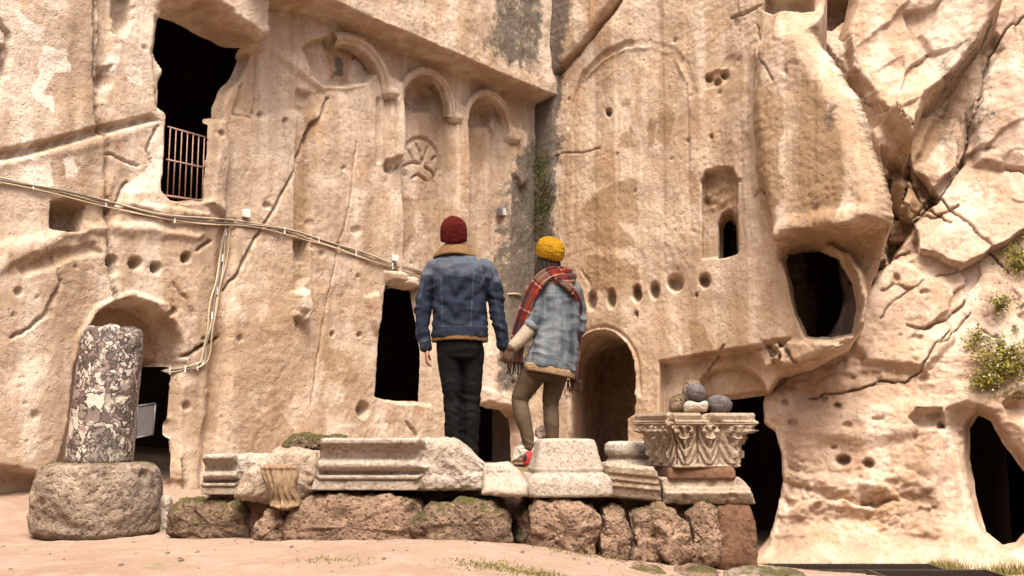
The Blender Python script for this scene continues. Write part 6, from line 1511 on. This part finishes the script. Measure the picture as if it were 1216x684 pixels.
# notice in the niche
npt = [A.point(*A.uz(x, y, -.36), -.36) for x, y in ((163, 482), (184, 479), (181, 516), (160, 520))]
sg = thing('notice_board', 'grey framed notice board hung in the arched niche behind the column', 'notice', tuple(npt[3]))
k = NT('notice_grey'); c = k.mix(k.ramp(k.noise(60, 2, .5, k.vec((1, 1, 3))), [(.5, 0), (.6, .5)]), (.13, .125, .12), (.07, .066, .062)); M_NOT = k.fin(c, .4, None, .4)
Q = np.array(npt)-np.array(npt[3]); n_ = A.n*.012
V = np.vstack([Q+n_, Q-n_]); F = np.array([[0, 3, 2, 1], [4, 5, 6, 7], [0, 1, 5, 4], [1, 2, 6, 5], [2, 3, 7, 6], [3, 0, 4, 7]])
link('panel', mesh_np('panel', V, [F], None, False), M_NOT, sg)
for i in range(4):
    V, F = tube(np.array([Q[i], (Q[i]+Q[(i+1) % 4])/2, Q[(i+1) % 4]])+A.n*.012, .009, 6); link('frame', mesh_np('frame', V, F), M_LAMP, sg)

# ================================================================ metal gratings on the path
def grating(label, x0, x1, y0, y1):
    cx_, cy_ = (x0+x1)/2, (y0+y1)/2; z = float(ground_z(np.array([[cx_]]), np.array([[cy_]]))[0, 0])+.02
    g = thing('metal_grating', label, 'grating', (cx_, cy_, z), 'gratings laid on the path below the outcrop')
    w_, d_ = x1-x0, y1-y0
    for c, s in (((0, -d_/2, 0), (w_, .03, .05)), ((0, d_/2, 0), (w_, .03, .05)), ((-w_/2+.015, 0, 0), (.03, d_-.032, .05)), ((w_/2-.015, 0, 0), (.03, d_-.032, .05))):
        V, F = box(c, s); link('frame', mesh_np('frame', V, F, None, False), M_GRATE, g)
    me = mesh_np('bar', *box((0, 0, 0), (.008, d_-.034, .03)), None, False); me.materials.append(M_GRATE)
    for x in np.arange(-w_/2+.05, w_/2-.04, .04):
        o = bpy.data.objects.new('bar', me); COL.objects.link(o); o.parent = g; o.location = (x, 0, .004)
    me2 = mesh_np('cross_bar', *box((0, 0, 0), (w_-.064, .008, .02)), None, False); me2.materials.append(M_GRATE)
    for y in np.linspace(-d_/2, d_/2, 5)[1:-1]:
        o = bpy.data.objects.new('cross_bar', me2); COL.objects.link(o); o.parent = g; o.location = (0, y, -.006)
grating('long dark metal grating lying at the foot of the pale outcrop', 2.0, 3.75, 9.3, 9.7)
grating('shorter dark metal grating overlapping the near side of the long one', 2.95, 3.95, 8.55, 9.0)

# ================================================================ plants
def leaf_mat(name, c1, c2):
    k = NT(name); g = k.n('ShaderNodeNewGeometry'); r = g.outputs['Random Per Island']
    c = k.mix(r, c1, c2); return k.fin(c, .6, None, .25, **{'Transmission Weight': 0.0})
M_LEAF = leaf_mat('yellow_green_leaves', (.085, .088, .012), (.27, .215, .03)); M_FLOW = leaf_mat('white_blossom', (.55, .52, .45), (.65, .6, .5)); M_GRASS = leaf_mat('dry_grass', (.07, .08, .015), (.25, .19, .06)); M_STEM = plain('woody_stem', (.12, .08, .045), (.09, .06, .03))
def leaves(pts, size, rg, nrm=None):
    n = len(pts); P = np.asarray(pts); a = rg.randn(n, 3); a /= np.linalg.norm(a, axis=1)[:, None]; b = np.cross(a, rg.randn(n, 3)); b /= np.linalg.norm(b, axis=1)[:, None]
    s = (size*(.6+.8*rg.rand(n)))[:, None]; nn = np.cross(a, b)
    V = np.stack([P, P+a*s*.5+b*s*.28+nn*s*.08, P+a*s, P+a*s*.5-b*s*.28+nn*s*.08], 1).reshape(-1, 3); i = np.arange(n)[:, None]*4
    return V, [np.hstack([i, i+1, i+2]), np.hstack([i, i+2, i+3])]
def cliff_plant(label, px, py, rx, ry, nl, seed, flowers=0, group=None):
    rg = np.random.RandomState(seed); root = C.on(px, py, 0); t = thing('cliff_shrub', label, 'shrub', tuple(root), group)
    L = []; stems = []; Fl = []
    for i in range(26):
        a = rg.rand()*6.28; r_ = rg.rand()**.8; x = px+rx*(r_*math.cos(a)*1.15+.25*math.sin(a*3)); y = py+ry*(r_*math.sin(a)+.3*math.cos(a*2+1))
        c = C.on(x, y, .04+.10*rg.rand()); st0 = C.on(px+(x-px)*.3, py+(y-py)*.3+3, .0)
        mid = (c+st0)/2+np.array([0, -.06, -.02]); sp = spline([st0, mid, c], 8); stems.append(tube(sp, np.linspace(.007, .002, 8), 5))
        m = nl//26; L.append(c+rg.randn(m, 3)*np.array([.09, .04, .06])*(.4+.9*rg.rand())); Fl.append(c+rg.randn(5, 3)*np.array([.07, .03, .07])+np.array([0, -.03, 0]))
    V, F = leaves(np.vstack(L), .036, rg); link('foliage', mesh_np('foliage', V-root, F, None, False), M_LEAF, t, kind='stuff')
    VF = join(stems); link('stems', mesh_np('stems', VF[0]-root, VF[1]), M_STEM, t, kind='stuff')
    if flowers:
        V, F = leaves(np.vstack(Fl), .026, rg); link('blossom', mesh_np('blossom', V-root, F, None, False), M_FLOW, t, kind='stuff')
cliff_plant('yellow green flowering shrub growing on the outcrop above the low cave mouth', 1188, 432, 34, 34, 2600, 1, 1)
cliff_plant('thin green plant clinging to the outcrop well above the flowering shrub', 1206, 312, 14, 26, 700, 2)
cliff_plant('tiny olive tuft on the outcrop just above the flowering shrub', 1186, 362, 9, 8, 260, 3)
def tufts(label_pts, seed):
    rg = np.random.RandomState(seed); P = []; D = []
    for px, py, Y, n, spx, spy, h in label_pts:
        c = at(px, py, Y); x = c[0]+rg.randn(n)*spx; y = Y+rg.randn(n)*spy; z = ground_z(x, y)
        P.append(np.c_[x, y, z]); D.append(np.full(n, h)*(.4+.9*rg.rand(n)))
    P = np.vstack(P); h = np.concatenate(D)[:, None]; n = len(P)
    lean = rg.randn(n, 3)*np.array([.35, .35, 0])+np.array([0, 0, 1]); b = rg.randn(n, 3); b[:, 2] = 0; b /= np.linalg.norm(b, axis=1)[:, None]; w_ = .004
    V = np.stack([P-b*w_, P+b*w_, P+lean*h*.55+b*w_*.7, P+lean*h*.55-b*w_*.7, P+lean*h+rg.randn(n, 3)*.01], 1).reshape(-1, 3); i = np.arange(n)[:, None]*5
    return V, [np.hstack([i, i+1, i+2, i+3]), np.hstack([i+3, i+2, i+4])]
V, F = tufts([(1033, 664, 11.1, 400, .16, .12, .07), (950, 668, 10.9, 300, .14, .10, .06), (1122, 660, 10.9, 500, .10, .12, .11), (1200, 665, 10.3, 500, .20, .20, .10), (600, 678, 5.35, 600, .14, .09, .009), (640, 682, 5.3, 300, .10, .06, .008), (398, 678, 5.4, 160, .10, .06, .007), (990, 676, 9.9, 200, .2, .06, .05), (230, 596, 8.4, 120, .06, .06, .06), (700, 664, 6.9, 60, .2, .05, .03)], 5)
tag(link('grass', mesh_np('grass', V, F, None, False), M_GRASS, kind='stuff'), 'sparse dry yellow green grass at the foot of the outcrop and on the sand', 'grass')
# moss cushions hanging in the damp corner
rg = np.random.RandomState(9); L = []
for _ in range(300):
    y = 185+rg.rand()*100; x = 645+4*math.sin(y*.09)+rg.randn()*6; c = B.on(x, y, .01); L.append(c+rg.randn(7, 3)*np.array([.02, .02, .05]))
V, F = leaves(np.vstack(L), .026, rg); M_MOSS = leaf_mat('damp_moss', (.022, .024, .007), (.085, .072, .02))
tag(link('moss', mesh_np('moss', V, F, None, False), M_MOSS, kind='stuff'), 'dark damp moss growing down the corner of the rock faces', 'moss')
# gravel and straw on the sand
rg = np.random.RandomState(12); parts = []; ico = bmesh.new(); bmesh.ops.create_icosphere(ico, subdivisions=1, radius=1); IV = np.array([v.co for v in ico.verts]); IF = np.array([[v.index for v in f.verts] for f in ico.faces]); ico.free()
for i in range(700):
    if i < 260: x, y = rg.uniform(-3.3, 1.6), rg.uniform(4.8, 7.0)
    elif i < 520: x, y = rg.uniform(.2, 2.4), rg.uniform(6.3, 7.1)
    else: x, y = rg.uniform(2, 5), rg.uniform(7, 11)
    r_ = .003+.014*rg.rand()**4; z = float(ground_z(np.array([x]), np.array([y]))[0]); parts.append((IV*np.array([1, 1, .6])*r_*(.8+.4*rg.rand(len(IV), 1))+np.array([x, y, z+r_*.2]), [IF]))
VF = join(parts); tag(link('gravel', mesh_np('gravel', *VF), M_DRUM, kind='stuff'), 'loose gravel scattered over the sandy ground', 'gravel')
